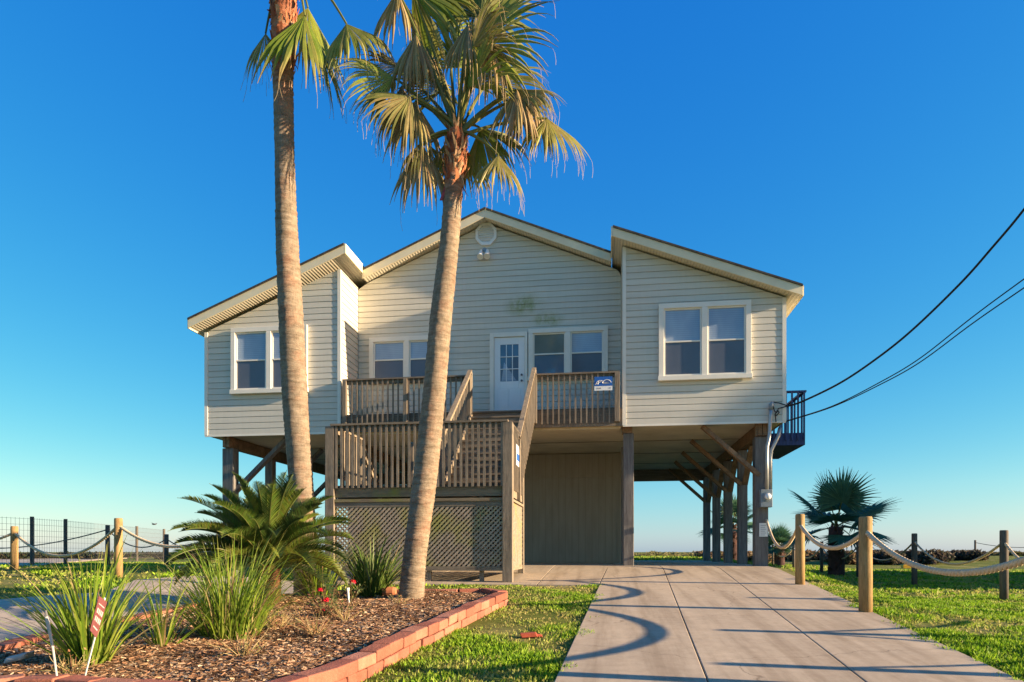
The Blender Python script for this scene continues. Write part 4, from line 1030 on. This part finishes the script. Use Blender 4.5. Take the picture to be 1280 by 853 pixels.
# hanging dead fronds
for (x0, y0, x1, y1, dd) in ((520, 42, 533, 66, -.1), (534, 60, 548, 6, .1), (497, -12, 498, -6, .1), (646, 112, 655, 116, -.25), (612, 52, 617, 58, -.3), (663, 118, 0, 0, .15), (502, 108, 0, 0, .2), (519, 126, 0, 0, .0), (585, 30, 0, 0, -.3), (528, 182, 0, 0, 0)):
    hub = atd(x0, y0, DL+dd); frond(pal, crown, hub, aimv(-82, -.1), -FW+RT*.3, 92*DL/F*rg.uniform(.8, 1.1), name='dead_frond', label='dead tan frond hanging limp', droop=2.2, dead=.9, spread=46, nseg=22, rng=rg)
mb = MB(); p = atd(557, 236, DL-.05); mb.obox(p, RT*.022, FW*.006, (UP*.16+RT*.06)); mb.build('hanging_bark', simple('red_bark', (.33, .05, .05), .3, 10), pal)
# tall palm
DT = 9.6
bp = atg(384, 742, RIM-.05)
tall = empty('palm_tree', bp, 'tall straight palm on the left with crown cut by the top edge', 'palm')
trunk(tall, [(386, 752, 38), (385, 735, 37), (380, 660, 31), (376, 600, 31), (369, 500, 33), (364, 400, 32), (359, 300, 29), (356, 200, 25), (354, 100, 26), (355, 60, 31), (355, 20, 33), (356, -30, 31), (357, -70, 26)], M['trunk_tall'], DT, 1.9, 5)
crown = atd(357, -70, DT)
rg = random.Random(23)
LT_ = [(381, 20, -.15, -74, -.1, 108, 1.3, .12, 50), (332, 42, .1, -115, 0, 62, 1.6, .5, 55), (433, 30, -.1, -38, -.1, 80, 2.0, .3, 80), (385, 10, .4, -75, .2, 95, 1.2, .2, 60),
 (310, -85, .1, 175, 0, 75, 1.0, .2, 95), (300, -110, -.3, 155, -.2, 85, .9, .1, 95), (330, -150, .2, 110, .1, 120, .8, 0, 100), (380, -155, -.2, 75, -.2, 120, .8, 0, 100), (430, -120, .1, 40, 0, 115, .9, 0, 95), (440, -85, -.3, 15, -.3, 85, 1.1, .2, 90), (400, -100, .6, 60, .5, 110, .9, 0, 95), (355, -120, -.6, 100, -.8, 100, .9, 0, 95)]
for (hx, hy, dd, ang, ad, rp, dr, de, spd) in LT_:
    hub = atd(hx, hy, DT+dd); aim = aimv(ang, ad); nrm = (TOC if aim.z > -.2 else -FW*.6+RT*(.7 if hx > 357 else -.7)); nrm = nrm-aim*nrm.dot(aim)
    frond(tall, crown+Vector((rg.uniform(-.05, .05), rg.uniform(-.05, .05), 0)), hub, aim, nrm, rp*DT/F*1.04, arch=.22, label='browning, drooping frond' if de > .3 else None, droop=dr, dead=de, spread=spd, rng=rg, nseg=int(spd*.42))
# small dark fan palms on the right lawn
DARK = [(.07, .17, .10), (.09, .20, .11), (.05, .13, .075)]
def small_palm(base, hgt, trunk_h, label, seed, nl=15, Rl=1.0, tw=.2):
    rng = random.Random(seed); t = empty('fan_palm', base, label, 'palm', 'small fan palms on the right')
    pts = [base+Vector((0, 0, -.1)), base+Vector((.02, 0, trunk_h*.35)), base+Vector((-.02, 0, trunk_h*.7)), base+Vector((0, 0, trunk_h))]
    mb = MB(); mb.tube(spline(pts, 6), [tw*(1.15-.25*k/18) for k in range(19)], 14); tr = mb.build('trunk', M['palm_dark'], t, smooth=True)
    mb = MB()
    for k in range(110):
        z = rng.uniform(.1, trunk_h+.05); a = rng.uniform(0, 2*pi); o_ = Vector((cos(a), sin(a), 0)); tg = Vector((-sin(a), cos(a), 0)); b_ = base+o_*tw*.95+UP*z; tp = b_+o_*rng.uniform(.05, .13)+UP*rng.uniform(.08, .2); w = rng.uniform(.03, .06)
        mb.face([b_-tg*w, b_+tg*w, tp+tg*w*.4, tp-tg*w*.4], rng.choice([(.10, .05, .05), (.15, .08, .07), (.07, .04, .035)]))
    mb.build('leaf_base', M['chip'], tr)
    cr = base+UP*trunk_h
    for k in range(nl):
        az = 2*pi*(k*.381966)+rng.uniform(-.2, .2); el = R(82-105*(k/(nl-1))+rng.uniform(-8, 8)); o_ = Vector((cos(az), sin(az), 0)); dr = o_*cos(el)+UP*sin(el)
        hub = cr+dr*(hgt-trunk_h-Rl*.8)*rng.uniform(.8, 1.05)*(1 if el > .5 else .9); n_ = UP*cos(el)-o_*sin(el); 
        frond(t, cr, hub, (dr+UP*-.15).normalized(), n_+Vector((rng.uniform(-.3, .3), -.35, 0)), Rl*rng.uniform(.85, 1.05), arch=.1, droop=.28, dead=-.3, tip=.12, spread=120, nseg=36, rng=rng, green=rng.choice(DARK), thread=False, split=.5, fold=.25)
M['palm_dark'] = simple('dark_palm_bark', (.075, .045, .042), .4, 9, .95, .1)
bp = atg(1045, 720); small_palm(bp, 3.9, 1.75, 'small dark fan palm with thick shaggy trunk among the rope fence posts', 31, 11, 1.35, .25)
bp = atg(974, 709); small_palm(bp, 2.55, 1.2, 'low dark fan palm left of the driveway fence post, beside the front right piling', 37, 13, .95, .26)
bp = atd(915, 703, 31); bp.z = hg(bp.x, bp.y); small_palm(bp, 3.3, 1.7, 'dark fan palm seen between the rear pilings of the house', 41, 12, .95, .25)

# ------------------------------------------------------------------ sago palm
def pinnate(mb, base, az, el, L, rng, curve, green):
    o_ = Vector((cos(az), sin(az), 0)); sd = Vector((-sin(az), cos(az), 0)); n = 26; p = base.copy(); e = el; pts = [p.copy()]; dirs = []
    for k in range(n):
        d = o_*cos(e)+UP*sin(e); dirs.append(d); p = p+d*(L/n); pts.append(p.copy()); e -= curve/n*(.5+1.1*k/n)
    mb.tube(pts, [.011*(1-.75*k/n) for k in range(n+1)], 5, [lerp3((.17, .13, .05), (.13, .17, .04), k/n) for k in range(n+1)], cap=False)
    for k in range(4, n*3):
        t = k/(n*3); i = min(int(t*n), n-1); q = pts[i].lerp(pts[i+1], t*n-i); d = dirs[i]; up = sd.cross(d)*-1
        if up.z < 0: up = -up
        ll = .225*(sin(pi*min(1, t*.93+.10))**.6)*rng.uniform(.9, 1.1)
        for s in (-1, 1):
            ld = (sd*s*.62+d*.55+up*.55+Vector((0, 0, rng.uniform(-.08, .08)))).normalized(); w = .0072
            m_ = q+ld*ll*.55; tpp = q+ld*ll-up*ll*.10; wv = d*w
            c = tuple(x*rng.uniform(.8, 1.2) for x in green)
            i0 = len(mb.v); mb.v += [tuple(q-wv), tuple(q+wv), tuple(m_+wv*.9), tuple(tpp), tuple(m_-wv*.9)]; mb.c += [c]*5; mb.f.append((i0, i0+1, i0+2, i0+3, i0+4))
sc_ = atg(334, 757, RIM-.05); rng = random.Random(51)
sago = empty('sago_palm', sc_, 'dark green sago palm with arching feathery fronds in the mulch bed', 'sago palm')
mb = MB(); mb.tube([sc_+UP*-.05, sc_+UP*.2, sc_+UP*.45, sc_+UP*.60], [.15, .17, .17, .08], 14); mb.build('trunk', simple('sago_trunk', (.13, .06, .03), .6, 25, .95, .1, bmp=.8, bd=.03), sago, smooth=True)
for k in range(84):
    mb = MB(); az = k*2.39996+rng.uniform(-.15, .15); f = k/83; el = R(88-74*f**1.25+rng.uniform(-6, 6))
    gcol = rng.choice([(.06, .10, .02), (.09, .14, .022), (.04, .07, .018), (.15, .19, .03)])
    pinnate(mb, sc_+UP*(.56-.1*f)+Vector((cos(az), sin(az), 0))*.06, az, el, rng.uniform(.98, 1.34)*(1 if f > .2 else .94), rng, R(34+48*f+rng.uniform(-10, 14)), gcol)
    mb.build('frond', M['leaf'], sago)

# ------------------------------------------------------------------ strap-leaved clumps
def clump(px, py, label, n, Hh, spread, seed, gr, w=.008, brown=.08, lean=(0, 0), arch=1.0):
    b = atg(px, py, RIM-.06); rng = random.Random(seed); mb = MB()
    for k in range(n):
        a = rng.uniform(0, 2*pi); o_ = Vector((cos(a), sin(a), 0)); rr = spread*.22*math.sqrt(rng.random()); p = b+o_*rr+UP*-.01; el = R(90-rng.uniform(2, 38)*(.4+rr/(spread*.22))); L = Hh*rng.uniform(.55, 1.12)
        out = Vector((cos(a+rng.uniform(-.7, .7)), sin(a+rng.uniform(-.7, .7)), 0)); sdv = Vector((-out.y, out.x, 0)); tw = rng.uniform(-.9, .9); sdv = (sdv*cos(tw)+out*sin(tw)); ww = w*rng.uniform(.7, 1.3)
        c = rng.choice(gr); bc = rng.random() < brown
        if bc: c = rng.choice([(.42, .33, .17), (.32, .22, .11)])
        K = 7; prev = None; cv = arch*rng.uniform(.1, 1.0)*(1.3 if bc else 1)
        for i in range(K+1):
            t = i/K; wd = ww*(1-.92*t**2.5); cc = lerp3(tuple(x*.8 for x in c), c, min(1, t*2)); cc = lerp3(cc, (.45, .38, .15), max(0, (t-.86)/.14)*.7)
            row = (p-sdv*wd, p+sdv*wd)
            if prev:
                i0 = len(mb.v); mb.v += [tuple(prev[0]), tuple(prev[1]), tuple(row[1]), tuple(row[0])]; mb.c += [pc, pc, cc, cc]; mb.f.append((i0, i0+1, i0+2, i0+3))
            prev, pc = row, cc
            d = out*cos(el)+UP*sin(el)+Vector((lean[0], lean[1], 0)); p = p+d*(L/K); el -= cv*.30*(.2+t)
    o = mb.build('strap_leaf_clump', M['leaf'], loc=b); return tag(o, label, 'plant', 'strap leaved clumps in the bed')
G1 = [(.17, .28, .025), (.22, .32, .035), (.12, .21, .02), (.28, .34, .06)]; G2 = [(.09, .16, .03), (.13, .21, .035), (.18, .25, .06)]
clump(112, 831, 'tall upright green strap leaf clump behind the maroon sign', 250, .98, .56, 61, G1, .0085, .10)
clump(203, 811, 'small sparse strap leaf clump between the two big clumps', 55, .72, .40, 62, G1, .007, .12)
clump(288, 797, 'wide arching green strap leaf clump left of the sago palm', 560, 1.05, 1.15, 63, G1, .0055, .10, arch=1.7)
clump(465, 744, 'dense dark green strap leaf clump in front of the lattice', 240, .92, .75, 64, G2, .010, .06)
clump(400, 748, 'pale green strap leaf clump behind the red roses', 150, .80, .7, 65, G1, .008, .18)

# ------------------------------------------------------------------ rose bush, twiggy plants, dry tufts
def twigs(mb, b, n, Hh, sp_, rng, c, leafc=None, nleaf=0, rad=.004):
    ends = []
    for k in range(n):
        a = rng.uniform(0, 2*pi); o_ = Vector((cos(a), sin(a), 0)); p = b+o_*rng.uniform(0, .06); e = R(rng.uniform(25, 85)); L = Hh*rng.uniform(.5, 1.1); pts = [p.copy()]
        for i in range(5):
            d = o_*cos(e)*sp_+UP*sin(e); p = p+d*(L/5); e += rng.uniform(-.25, .2); a += rng.uniform(-.3, .3); o_ = Vector((cos(a), sin(a), 0)); pts.append(p.copy())
        mb.tube(pts, [rad*(1-.6*i/5) for i in range(6)], 4, c if not isinstance(c, list) or isinstance(c[0], float) else rng.choice(c), cap=False); ends.append(pts)
    return ends
def leaves(mb, ends, n, rng, cols, sz=.022):
    for pts in ends:
        for k in range(n):
            i = rng.randrange(1, 6); q = pts[i]+Vector((rng.uniform(-.03, .03), rng.uniform(-.03, .03), rng.uniform(-.03, .03))); u = Vector((rng.uniform(-1, 1), rng.uniform(-1, 1), rng.uniform(-.4, .8))).normalized(); v = u.orthogonal().normalized()
            mb.face([q-u*sz, q+v*sz*.5, q+u*sz, q-v*sz*.5], rng.choice(cols))
rng = random.Random(71)
rb = atg(404, 772, RIM-.05); rose = empty('rose_bush', rb, 'sparse twiggy rose bush with red blooms in the mulch bed', 'bush')
mb = MB(); en = twigs(mb, rb, 34, .42, 1.1, rng, [(.22, .13, .07), (.30, .2, .1), (.16, .09, .05)]); mb.build('stem', M['chip'], rose)
mb = MB(); leaves(mb, en, 9, rng, [(.07, .10, .03), (.10, .13, .04), (.18, .10, .05), (.13, .06, .04)]); mb.build('foliage', M['leaf'], rose)
def bloom(p, r, parent, rng):
    mb = MB()
    for k in range(16):
        a = k*2.4; el = R(80-75*k/15); d = Vector((cos(a)*cos(el), sin(a)*cos(el), sin(el))); u = Vector((-sin(a), cos(a), 0)); c = p+d*r*.55; n_ = d
        w = u.cross(d); mb.face([c-u*r*.5-w*r*.4, c+u*r*.5-w*r*.4, c+u*r*.4+w*r*.45+d*r*.15, c-u*r*.4+w*r*.45+d*r*.15])
    mb.build('flower', M['rose_red'], parent)
for (x, y, r) in ((400, 738, .038), (407, 751, .050), (404, 763, .022)):
    bloom(atd(x, y, (rb-CAM).dot(FW)-.05), r, rose, rng)
rb2 = atg(441, 748, RIM-.05); rs2 = empty('rose_bush', rb2, 'small rose stem with one faded red bloom beside the white sprinkler stake', 'bush')
mb = MB(); en = twigs(mb, rb2, 14, .32, .8, rng, [(.22, .13, .07), (.18, .16, .07)]); mb.build('stem', M['chip'], rs2)
mb = MB(); leaves(mb, en, 8, rng, [(.09, .13, .04), (.13, .15, .05)]); mb.build('foliage', M['leaf'], rs2)
bloom(atd(441, 728, (rb2-CAM).dot(FW)), .05, rs2, rng)
tufts = [(305, 822, 'dry straw coloured tuft in the middle of the mulch', 60, .26), (395, 795, 'reddish dry twig cluster below the red roses', 45, .30), (345, 788, 'dry brown twig cluster under the sago palm', 50, .28), (225, 800, 'brown dry grass tuft beside the wide strap leaf clump', 40, .2), (498, 757, 'small weedy sprout at the foot of the leaning palm', 26, .15), (90, 842, 'dead straw litter around the foot of the tall strap clump', 50, .16), (430, 776, 'thin bare twigs right of the rose bush', 26, .3)]
for (x, y, lab, n, Hh) in tufts:
    b = atg(x, y, RIM-.06); mb = MB(); en = twigs(mb, b, n, Hh, 1.3, rng, [(.36, .26, .13), (.46, .36, .2), (.26, .13, .08), (.22, .2, .08)], rad=.0032); leaves(mb, en, 2, rng, [(.30, .2, .1), (.14, .15, .05), (.24, .12, .07)], .015)
    tag(mb.build('dry_tuft', M['chip'], loc=b), lab, 'plant', 'dry tufts in the mulch')

# ------------------------------------------------------------------ small things in the bed and on the lawn
b0 = atg(110, 846, RIM-.05); dS = (b0-CAM).dot(FW)
st = empty('stake_sign', b0, 'leaning maroon sign with pale lettering on a thin white stake', 'sign')
mb = MB(); mb.tube([atd(105, 850, dS), atd(131, 748, dS-.26)], .006, 8); mb.build('stake', M['white'], st)
def sp_(u, v): 
    a, b, c = atd(119, 776, dS+.02), atd(127, 792, dS+.05), atd(123, 751, dS-.0)
    return None
q0, q1, q2, q3 = atd(112.5, 788, dS-.34), atd(120.5, 798, dS-.22), atd(134, 753, dS-.30), atd(124, 745, dS-.42)
nv = (q1-q0).cross(q3-q0).normalized()
if nv.dot(FW) > 0: nv = -nv
mb = MB(); f1 = [q0, q1, q2, q3]; bk = [p-nv*.004 for p in f1]
mb.face(f1); mb.face(bk[::-1])
for k in range(4): mb.face([f1[k], bk[k], bk[(k+1) % 4], f1[(k+1) % 4]])
mb.build('panel', M['maroon'], st, recalc=True)
mb = MB()
def bl(u, v): return q0.lerp(q1, u).lerp(q3.lerp(q2, u), v)+nv*.002
for (v0, v1, cells) in ((.56, .70, ((.15, .3), (.36, .5), (.56, .68), (.74, .88))), (.34, .48, ((.15, .28), (.34, .48), (.55, .70), (.76, .88))), (.16, .2, ((.2, .8),)), (.80, .83, ((.15, .85),))):
    for (c0, c1) in cells: mb.face([bl(c0, v0), bl(c1, v0), bl(c1, v1), bl(c0, v1)])
mb.build('lettering', simple('faded_lettering', (.55, .45, .45), .1, 5, bmp=0), st)
b0 = atg(71, 850, RIM-.05); dS = (b0-CAM).dot(FW)-.1
mb = MB(); mb.tube([atd(72, 853, dS), atd(66, 810, dS), atd(60, 780, dS), atd(57.5, 770, dS)], [.007, .008, .012, .010], 8); wk = mb.build('garden_stake', M['stone']); tag(wk, 'white plastic stake with a frayed top at the left of the maroon sign', 'stake')
mb = MB(); mb.tube([atd(58, 771, dS), atd(57, 763, dS)], [.012, .006], 6); mb.build('tip', M['iron'], wk)
b0 = atg(436, 757, RIM-.05); dS = (b0-CAM).dot(FW)
mb = MB(); mb.tube([atd(436.5, 757, dS), atd(435, 740, dS), atd(434.6, 735, dS)], [.010, .014, .024], 8); tag(mb.build('sprinkler_stake', M['white']), 'small white sprinkler stake between the roses and the leaning palm', 'sprinkler')
b0 = atg(418, 741, RIM-.05); dS = (b0-CAM).dot(FW)
mb = MB(); mb.tube([atd(417, 745, dS), atd(417.5, 728, dS), atd(420, 716, dS), atd(422, 708, dS), atd(423, 704, dS)], [.045, .05, .065, .06, .02], 10); tag(mb.build('garden_figurine', M['stone'], smooth=True), 'pale weathered stone garden figurine among the strap leaves', 'ornament')
b0 = atg(487, 744, RIM-.05); mb = MB(); c = b0+UP*.05
mb.tube([c-RT*.10, c-RT*.04, c+RT*.05, c+RT*.09], [.05, .068, .07, .055], 12); tag(mb.build('flower_pot', M['terracotta']), 'toppled terracotta pot at the foot of the leaning palm', 'pot')
b0 = atg(661, 798); mb = MB(); mb.obox(b0+UP*.035, RT*.085+UP*.006, FW*.05, UP*.022-RT*.01); mb.obox(b0+UP*.03+RT*.09, RT*.05-UP*.008, FW*.03, UP*.014); tag(mb.build('brick_shard', M['litter_red'], bevel=.008), 'broken red brick shard lying in the grass left of the driveway', 'brick')
b0 = atg(24, 830, RIM-.05)
mb = MB(); mb.obox(b0+UP*.05, RT*.085+UP*.02, FW*.06, UP*.03+RT*.015); tag(mb.build('shell_stone', M['stone'], bevel=.02), 'white striped stone lying in the mulch at the left edge', 'stone')
b0 = atg(1134, 710.5); mb = MB(); c = b0
mb.box(c.x-.26, c.x+.26, c.y-.15, c.y+.15, c.z-.05, c.z+.18); mb.prism([(c.x-.2, c.z+.18), (c.x+.2, c.z+.18), (c.x+.12, c.z+.24), (c.x-.12, c.z+.24)], 'y', c.y-.1, c.y+.1); tag(mb.build('utility_marker', M['yellow'], bevel=.02), 'low yellow utility cover sitting on the far right lawn', 'marker')
p = atd(193, 655.5, 60)
mb = MB(); mb.tube([p-RT*.22, p-RT*.1, p+RT*.1, p+RT*.2], [.02, .07, .06, .015], 8)
for s in (-1, 1): mb.face([p-RT*.08, p+RT*.10, p+RT*.05+FW*s*.45+UP*.10, p-RT*.06+FW*s*.45+UP*.12]); 
tag(mb.build('bird', M['gull']), 'tiny dark bird flying low above the left fence', 'bird')

# ------------------------------------------------------------------ grass
def poly2(pxl): return [(p.x, p.y) for p in (atg(x, y) for x, y in pxl)]
path_poly = poly2(path_px)
def lawn(name, label, x0, x1, y0, y1, dens, hgt, wid, lush, cond, seed):
    rng = np.random.default_rng(seed); n = int((x1-x0)*(y1-y0)*dens)
    X = rng.uniform(x0, x1, n); Y = rng.uniform(y0, y1, n)
    k = cond(X, Y); X, Y = X[k], Y[k]
    # patchy cover
    pt = np.sin(X*1.9+np.sin(Y*1.1)*1.3)*np.cos(Y*1.6+X*.5)+.5*np.sin(X*4.7+Y*3.9)+.4*np.sin(X*9.3-Y*8.1)
    keep = rng.random(len(X)) < np.clip(.60+.46*pt, .05, 1); X, Y, pt = X[keep], Y[keep], pt[keep]; n = len(X)
    d = np.hypot(X, Y); a = rng.uniform(0, 2*pi, n); L = hgt*rng.uniform(.5, 1.3, n)*(.8+.3*np.clip(pt, -1, 1)); w = wid*rng.uniform(.7, 1.3, n)*np.clip(d/8, 1, 3)
    Z = h(X, Y)-.004; b = np.stack([X, Y, Z], 1); s = np.stack([np.cos(a), np.sin(a), np.zeros(n)], 1)*w[:, None]
    la = rng.uniform(0, 2*pi, n); le = np.abs(rng.normal(0, .55, n)); ln = np.stack([np.cos(la)*np.sin(le), np.sin(la)*np.sin(le), np.cos(le)], 1)
    m = b+ln*(L*.55)[:, None]; ln2 = ln+np.stack([np.cos(la), np.sin(la), -.3*np.ones(n)], 1)*.35; t = m+ln2*(L*.5)[:, None]
    V = np.stack([b-s*.6, b+s*.6, m+s, t, m-s], 1).reshape(-1, 3); Fc = np.arange(5*n).reshape(n, 5)
    dry = np.clip(.5-.55*pt+rng.normal(0, .25, n)-lush, 0, 1)[:, None]
    gcol = np.array([[.17, .33, .015], [.24, .42, .022], [.31, .46, .03], [.12, .24, .015]])[rng.integers(0, 4, n)]
    cc = (gcol*(1-dry)+np.array([.44, .37, .15])*dry)*rng.uniform(.8, 1.15, (n, 1))
    npmesh(name, V, Fc, np.repeat(cc, 5, 0), M['grass'], 'stuff', label, 'grass')
def xrv(Y): return XR0+(Y-YR0)*XRS
def xlv(Y): return XL0+(Y-YL0)*XLS
edge = lambda X, Y: .05*np.sin(Y*5.1)+.05*np.sin(Y*11.7+1)+.05*np.sin(Y*2.3)-.05
lawn('lawn_grass', 'bright green short grass growing on the lawn right of the driveway', 2.5, 9.5, 4.2, 13.5, 3800, .060, .0085, .36, lambda X, Y: (X > xrv(Y)+edge(X, Y)-.02), 81)
lawn('lawn_grass', 'sparser yellow green grass on the far lawn behind the driveway fence', 4, 24, 9.5, 34, 330, .075, .010, .02, lambda X, Y: (X > xrv(np.minimum(Y, 27))+edge(X, Y)+.0) & ((X > 9.4) | (Y > 13.4)), 82)
lawn('lawn_grass', 'short patchy grass strip between the block border and the driveway', -4.5, 2.2, 3.8, 12.05, 2600, .05, .007, .05, lambda X, Y: (X < xlv(Y)-edge(X, Y)+.03) & ~inside(X, Y, bed_poly) & ~inside(X, Y, path_poly) & (X > -2.6+.0*Y), 83)
lawn('lawn_grass', 'green grass on the left lawn around the rope fence', -26, -2.5, 6, 32, 260, .07, .011, .10, lambda X, Y: ~inside(X, Y, bed_poly) & ~inside(X, Y, path_poly) & ~((X > -10.7) & (Y > 14.9) & (Y < 26.6)) & ~((X > -6) & (Y > 11.9)), 84)
lawn('lawn_grass', 'yellowish grass seen behind the house between the pilings', -12, 12, 26.8, 45, 90, .11, .02, -.10, lambda X, Y: X > -30, 85)
# dune scrub beyond
def scrub(name, label, blobs, n, sz, cols, seed):
    rng = np.random.default_rng(seed); Vs = []; Cs = []
    for (c, rx, ry, rz) in blobs:
        k = n; u = rng.normal(0, 1, (k, 3)); u /= np.linalg.norm(u, axis=1)[:, None]; rr = rng.uniform(.55, 1.08, k)[:, None]; p = np.array(c)+u*rr*np.array([rx, ry, rz]); p[:, 2] = np.maximum(p[:, 2], c[2]-.15)
        a = rng.normal(0, 1, (k, 3)); a /= np.linalg.norm(a, axis=1)[:, None]; b = np.cross(a, rng.normal(0, 1, (k, 3))); b /= np.linalg.norm(b, axis=1)[:, None]; s = sz*rng.uniform(.5, 1.3, (k, 1))
        Vs.append(np.stack([p-a*s, p+b*s*.35, p+a*s, p-b*s*.35], 1).reshape(-1, 3)); Cs.append(np.repeat(np.array(cols)[rng.integers(0, len(cols), k)]*rng.uniform(.7, 1.2, (k, 1)), 4, 0))
    V = np.concatenate(Vs); npmesh(name, V, np.arange(len(V)).reshape(-1, 4), np.concatenate(Cs), M['grass'], 'stuff', label, 'scrub')
rng = random.Random(91)
def blobs(x0, x1, d, top, n, z0=None):
    out = []
    for k in range(n):
        px = x0+(x1-x0)*(k+rng.uniform(-.4, .4)+.5)/n; dd = d*rng.uniform(.92, 1.1); p = atd(px, HY, dd); gz = hg(p.x, p.y); tp = CH+(HY-(top+rng.uniform(-1.2, 2.0)))/F*dd
        hz = max(.2, tp-gz); out.append(((p.x, p.y, gz+hz*.35), (x1-x0)/n*dd/F*rng.uniform(.7, 1.2), 1.2, hz*.65))
    return out
scrub('dune_scrub', 'dark bushy scrub on the dune beyond the right lawn', blobs(1060, 1225, 46, 688.3, 16), 1300, .15, [(.06, .05, .055), (.09, .075, .05), (.05, .065, .045), (.11, .085, .06)], 1)
scrub('dune_grass', 'dry reddish dune grass behind the small fan palms', blobs(870, 1075, 47, 690, 22), 700, .18, [(.22, .13, .08), (.28, .19, .11), (.16, .10, .06), (.16, .15, .06)], 2)
scrub('dune_scrub', 'low dune vegetation along the horizon at the far right', blobs(1200, 1330, 60, 690, 12), 500, .2, [(.16, .13, .06), (.10, .11, .045), (.2, .16, .09)], 3)
scrub('dune_scrub', 'dark low dune vegetation along the horizon on the left', blobs(-40, 330, 52, 691.5, 30), 700, .2, [(.05, .05, .035), (.07, .06, .035), (.04, .06, .03)], 4)
scrub('dune_grass', 'short straw tufts along the rise behind the carport opening', blobs(780, 880, 52, 690.5, 10), 300, .12, [(.25, .22, .10), (.18, .18, .07)], 5)

# ------------------------------------------------------------------ added house, unseen right of the frame, put there to shade the carport and the palms
NX, NY0, NY1, NZ = 17.6, 15.2, 29.0, 8.9
nb = empty('added_shade_house', (NX+4.5, 22, -.5), 'added unseen stilt house outside the right edge, placed to cast shade', 'house')
mb = MB(); mb.box(NX, NX+9, NY0, NY1, 2.7, 6.4); mb.build('wall', M['siding'], nb)
mb = MB(); mb.prism([(NX-.4, 6.35), (NX+4.5, NZ+.6), (NX+9.4, 6.35), (NX+9.4, 6.5), (NX+4.5, NZ+.8), (NX-.4, 6.5)], 'y', NY0-.35, NY1+.35); mb.build('roof', M['shingle'], nb, recalc=True)
mb = MB(); mb.prism([(NX, 6.4), (NX+9, 6.4), (NX+4.5, NZ+.4)], 'y', NY0, NY1); mb.build('wall', M['siding'], nb, recalc=True)
mb = MB(); mb.box(NX+.3, NX+8.7, NY0+.3, NY1-.3, -.6, 2.69); mb.build('garage_wall', M['panel'], nb)
for yy in (17.5, 21.5, 25.5):
    mb = MB(); mb.box(NX-.06, NX-.002, yy, yy+1.8, 3.9, 5.5); wq = mb.build('window', M['trim'], nb); mb = MB(); mb.box(NX-.075, NX-.062, yy+.12, yy+1.68, 4.02, 5.38); mb.build('pane', M['blind'], wq)
# ------------------------------------------------------------------ light, sky, camera
SUN_AZ, SUN_EL = R(-5.2), R(14)                    # measured from the facade line towards the street
sd = Vector((cos(SUN_AZ)*cos(SUN_EL), sin(SUN_AZ)*cos(SUN_EL), sin(SUN_EL)))
L = bpy.data.lights.new('sun', 'SUN'); L.energy = 5.0; L.angle = R(.55); L.color = (1.0, .75, .48)
lo = bpy.data.objects.new('sun', L); col.objects.link(lo); lo.rotation_euler = sd.to_track_quat('Z', 'Y').to_euler(); lo.location = (20, -5, 15)
w = bpy.data.worlds.new('World'); C.world = w; w.use_nodes = True; nt = w.node_tree
sky = nt.nodes.new('ShaderNodeTexSky'); sky.sky_type = 'NISHITA'; sky.sun_disc = False; sky.sun_elevation = SUN_EL; sky.sun_rotation = pi/2-SUN_AZ
sky.altitude = 0; sky.air_density = 1.0; sky.dust_density = .4; sky.ozone_density = 2.5
bg = nt.nodes['Background']; bg.inputs['Strength'].default_value = .075
hs = nt.nodes.new('ShaderNodeHueSaturation'); hs.inputs['Saturation'].default_value = 1.24; hs.inputs['Value'].default_value = 1.0
nt.links.new(sky.outputs[0], hs.inputs['Color']); gn = nt.nodes.new('ShaderNodeMix'); gn.data_type = 'RGBA'; gn.blend_type = 'MULTIPLY'; gn.inputs[0].default_value = 1; gn.inputs[7].default_value = (.84, 1.0, 1.42, 1)
nt.links.new(hs.outputs[0], gn.inputs[6]); sp = nt.nodes.new('ShaderNodeSeparateColor'); cm = nt.nodes.new('ShaderNodeCombineColor'); nt.links.new(gn.outputs[2], sp.inputs[0])
for i_, (a_, p_) in enumerate(((.82, 1.36), (.76, .85), (.727, .30))):   # the photograph's own tone curve of the sky
    pw = nt.nodes.new('ShaderNodeMath'); pw.operation = 'POWER'; pw.inputs[1].default_value = p_; nt.links.new(sp.outputs[i_], pw.inputs[0])
    ml = nt.nodes.new('ShaderNodeMath'); ml.operation = 'MULTIPLY'; ml.inputs[1].default_value = a_*.2197**(p_-1); nt.links.new(pw.outputs[0], ml.inputs[0]); nt.links.new(ml.outputs[0], cm.inputs[i_])
nt.links.new(cm.outputs[0], bg.inputs['Color'])
cd = bpy.data.cameras.new('camera'); co = bpy.data.objects.new('camera', cd); col.objects.link(co)
co.location = CAM; co.rotation_euler = (pi/2, 0, TH); cd.sensor_width = 36; cd.lens = F/1280*36; cd.shift_y = (HY-426.5)/1280; cd.clip_end = 3000; cd.clip_start = .05
C.camera = co
C.view_settings.view_transform = 'Standard'; C.view_settings.look = 'None'; C.view_settings.exposure = 1.64; C.view_settings.gamma = 1
C.cycles.max_bounces = 6
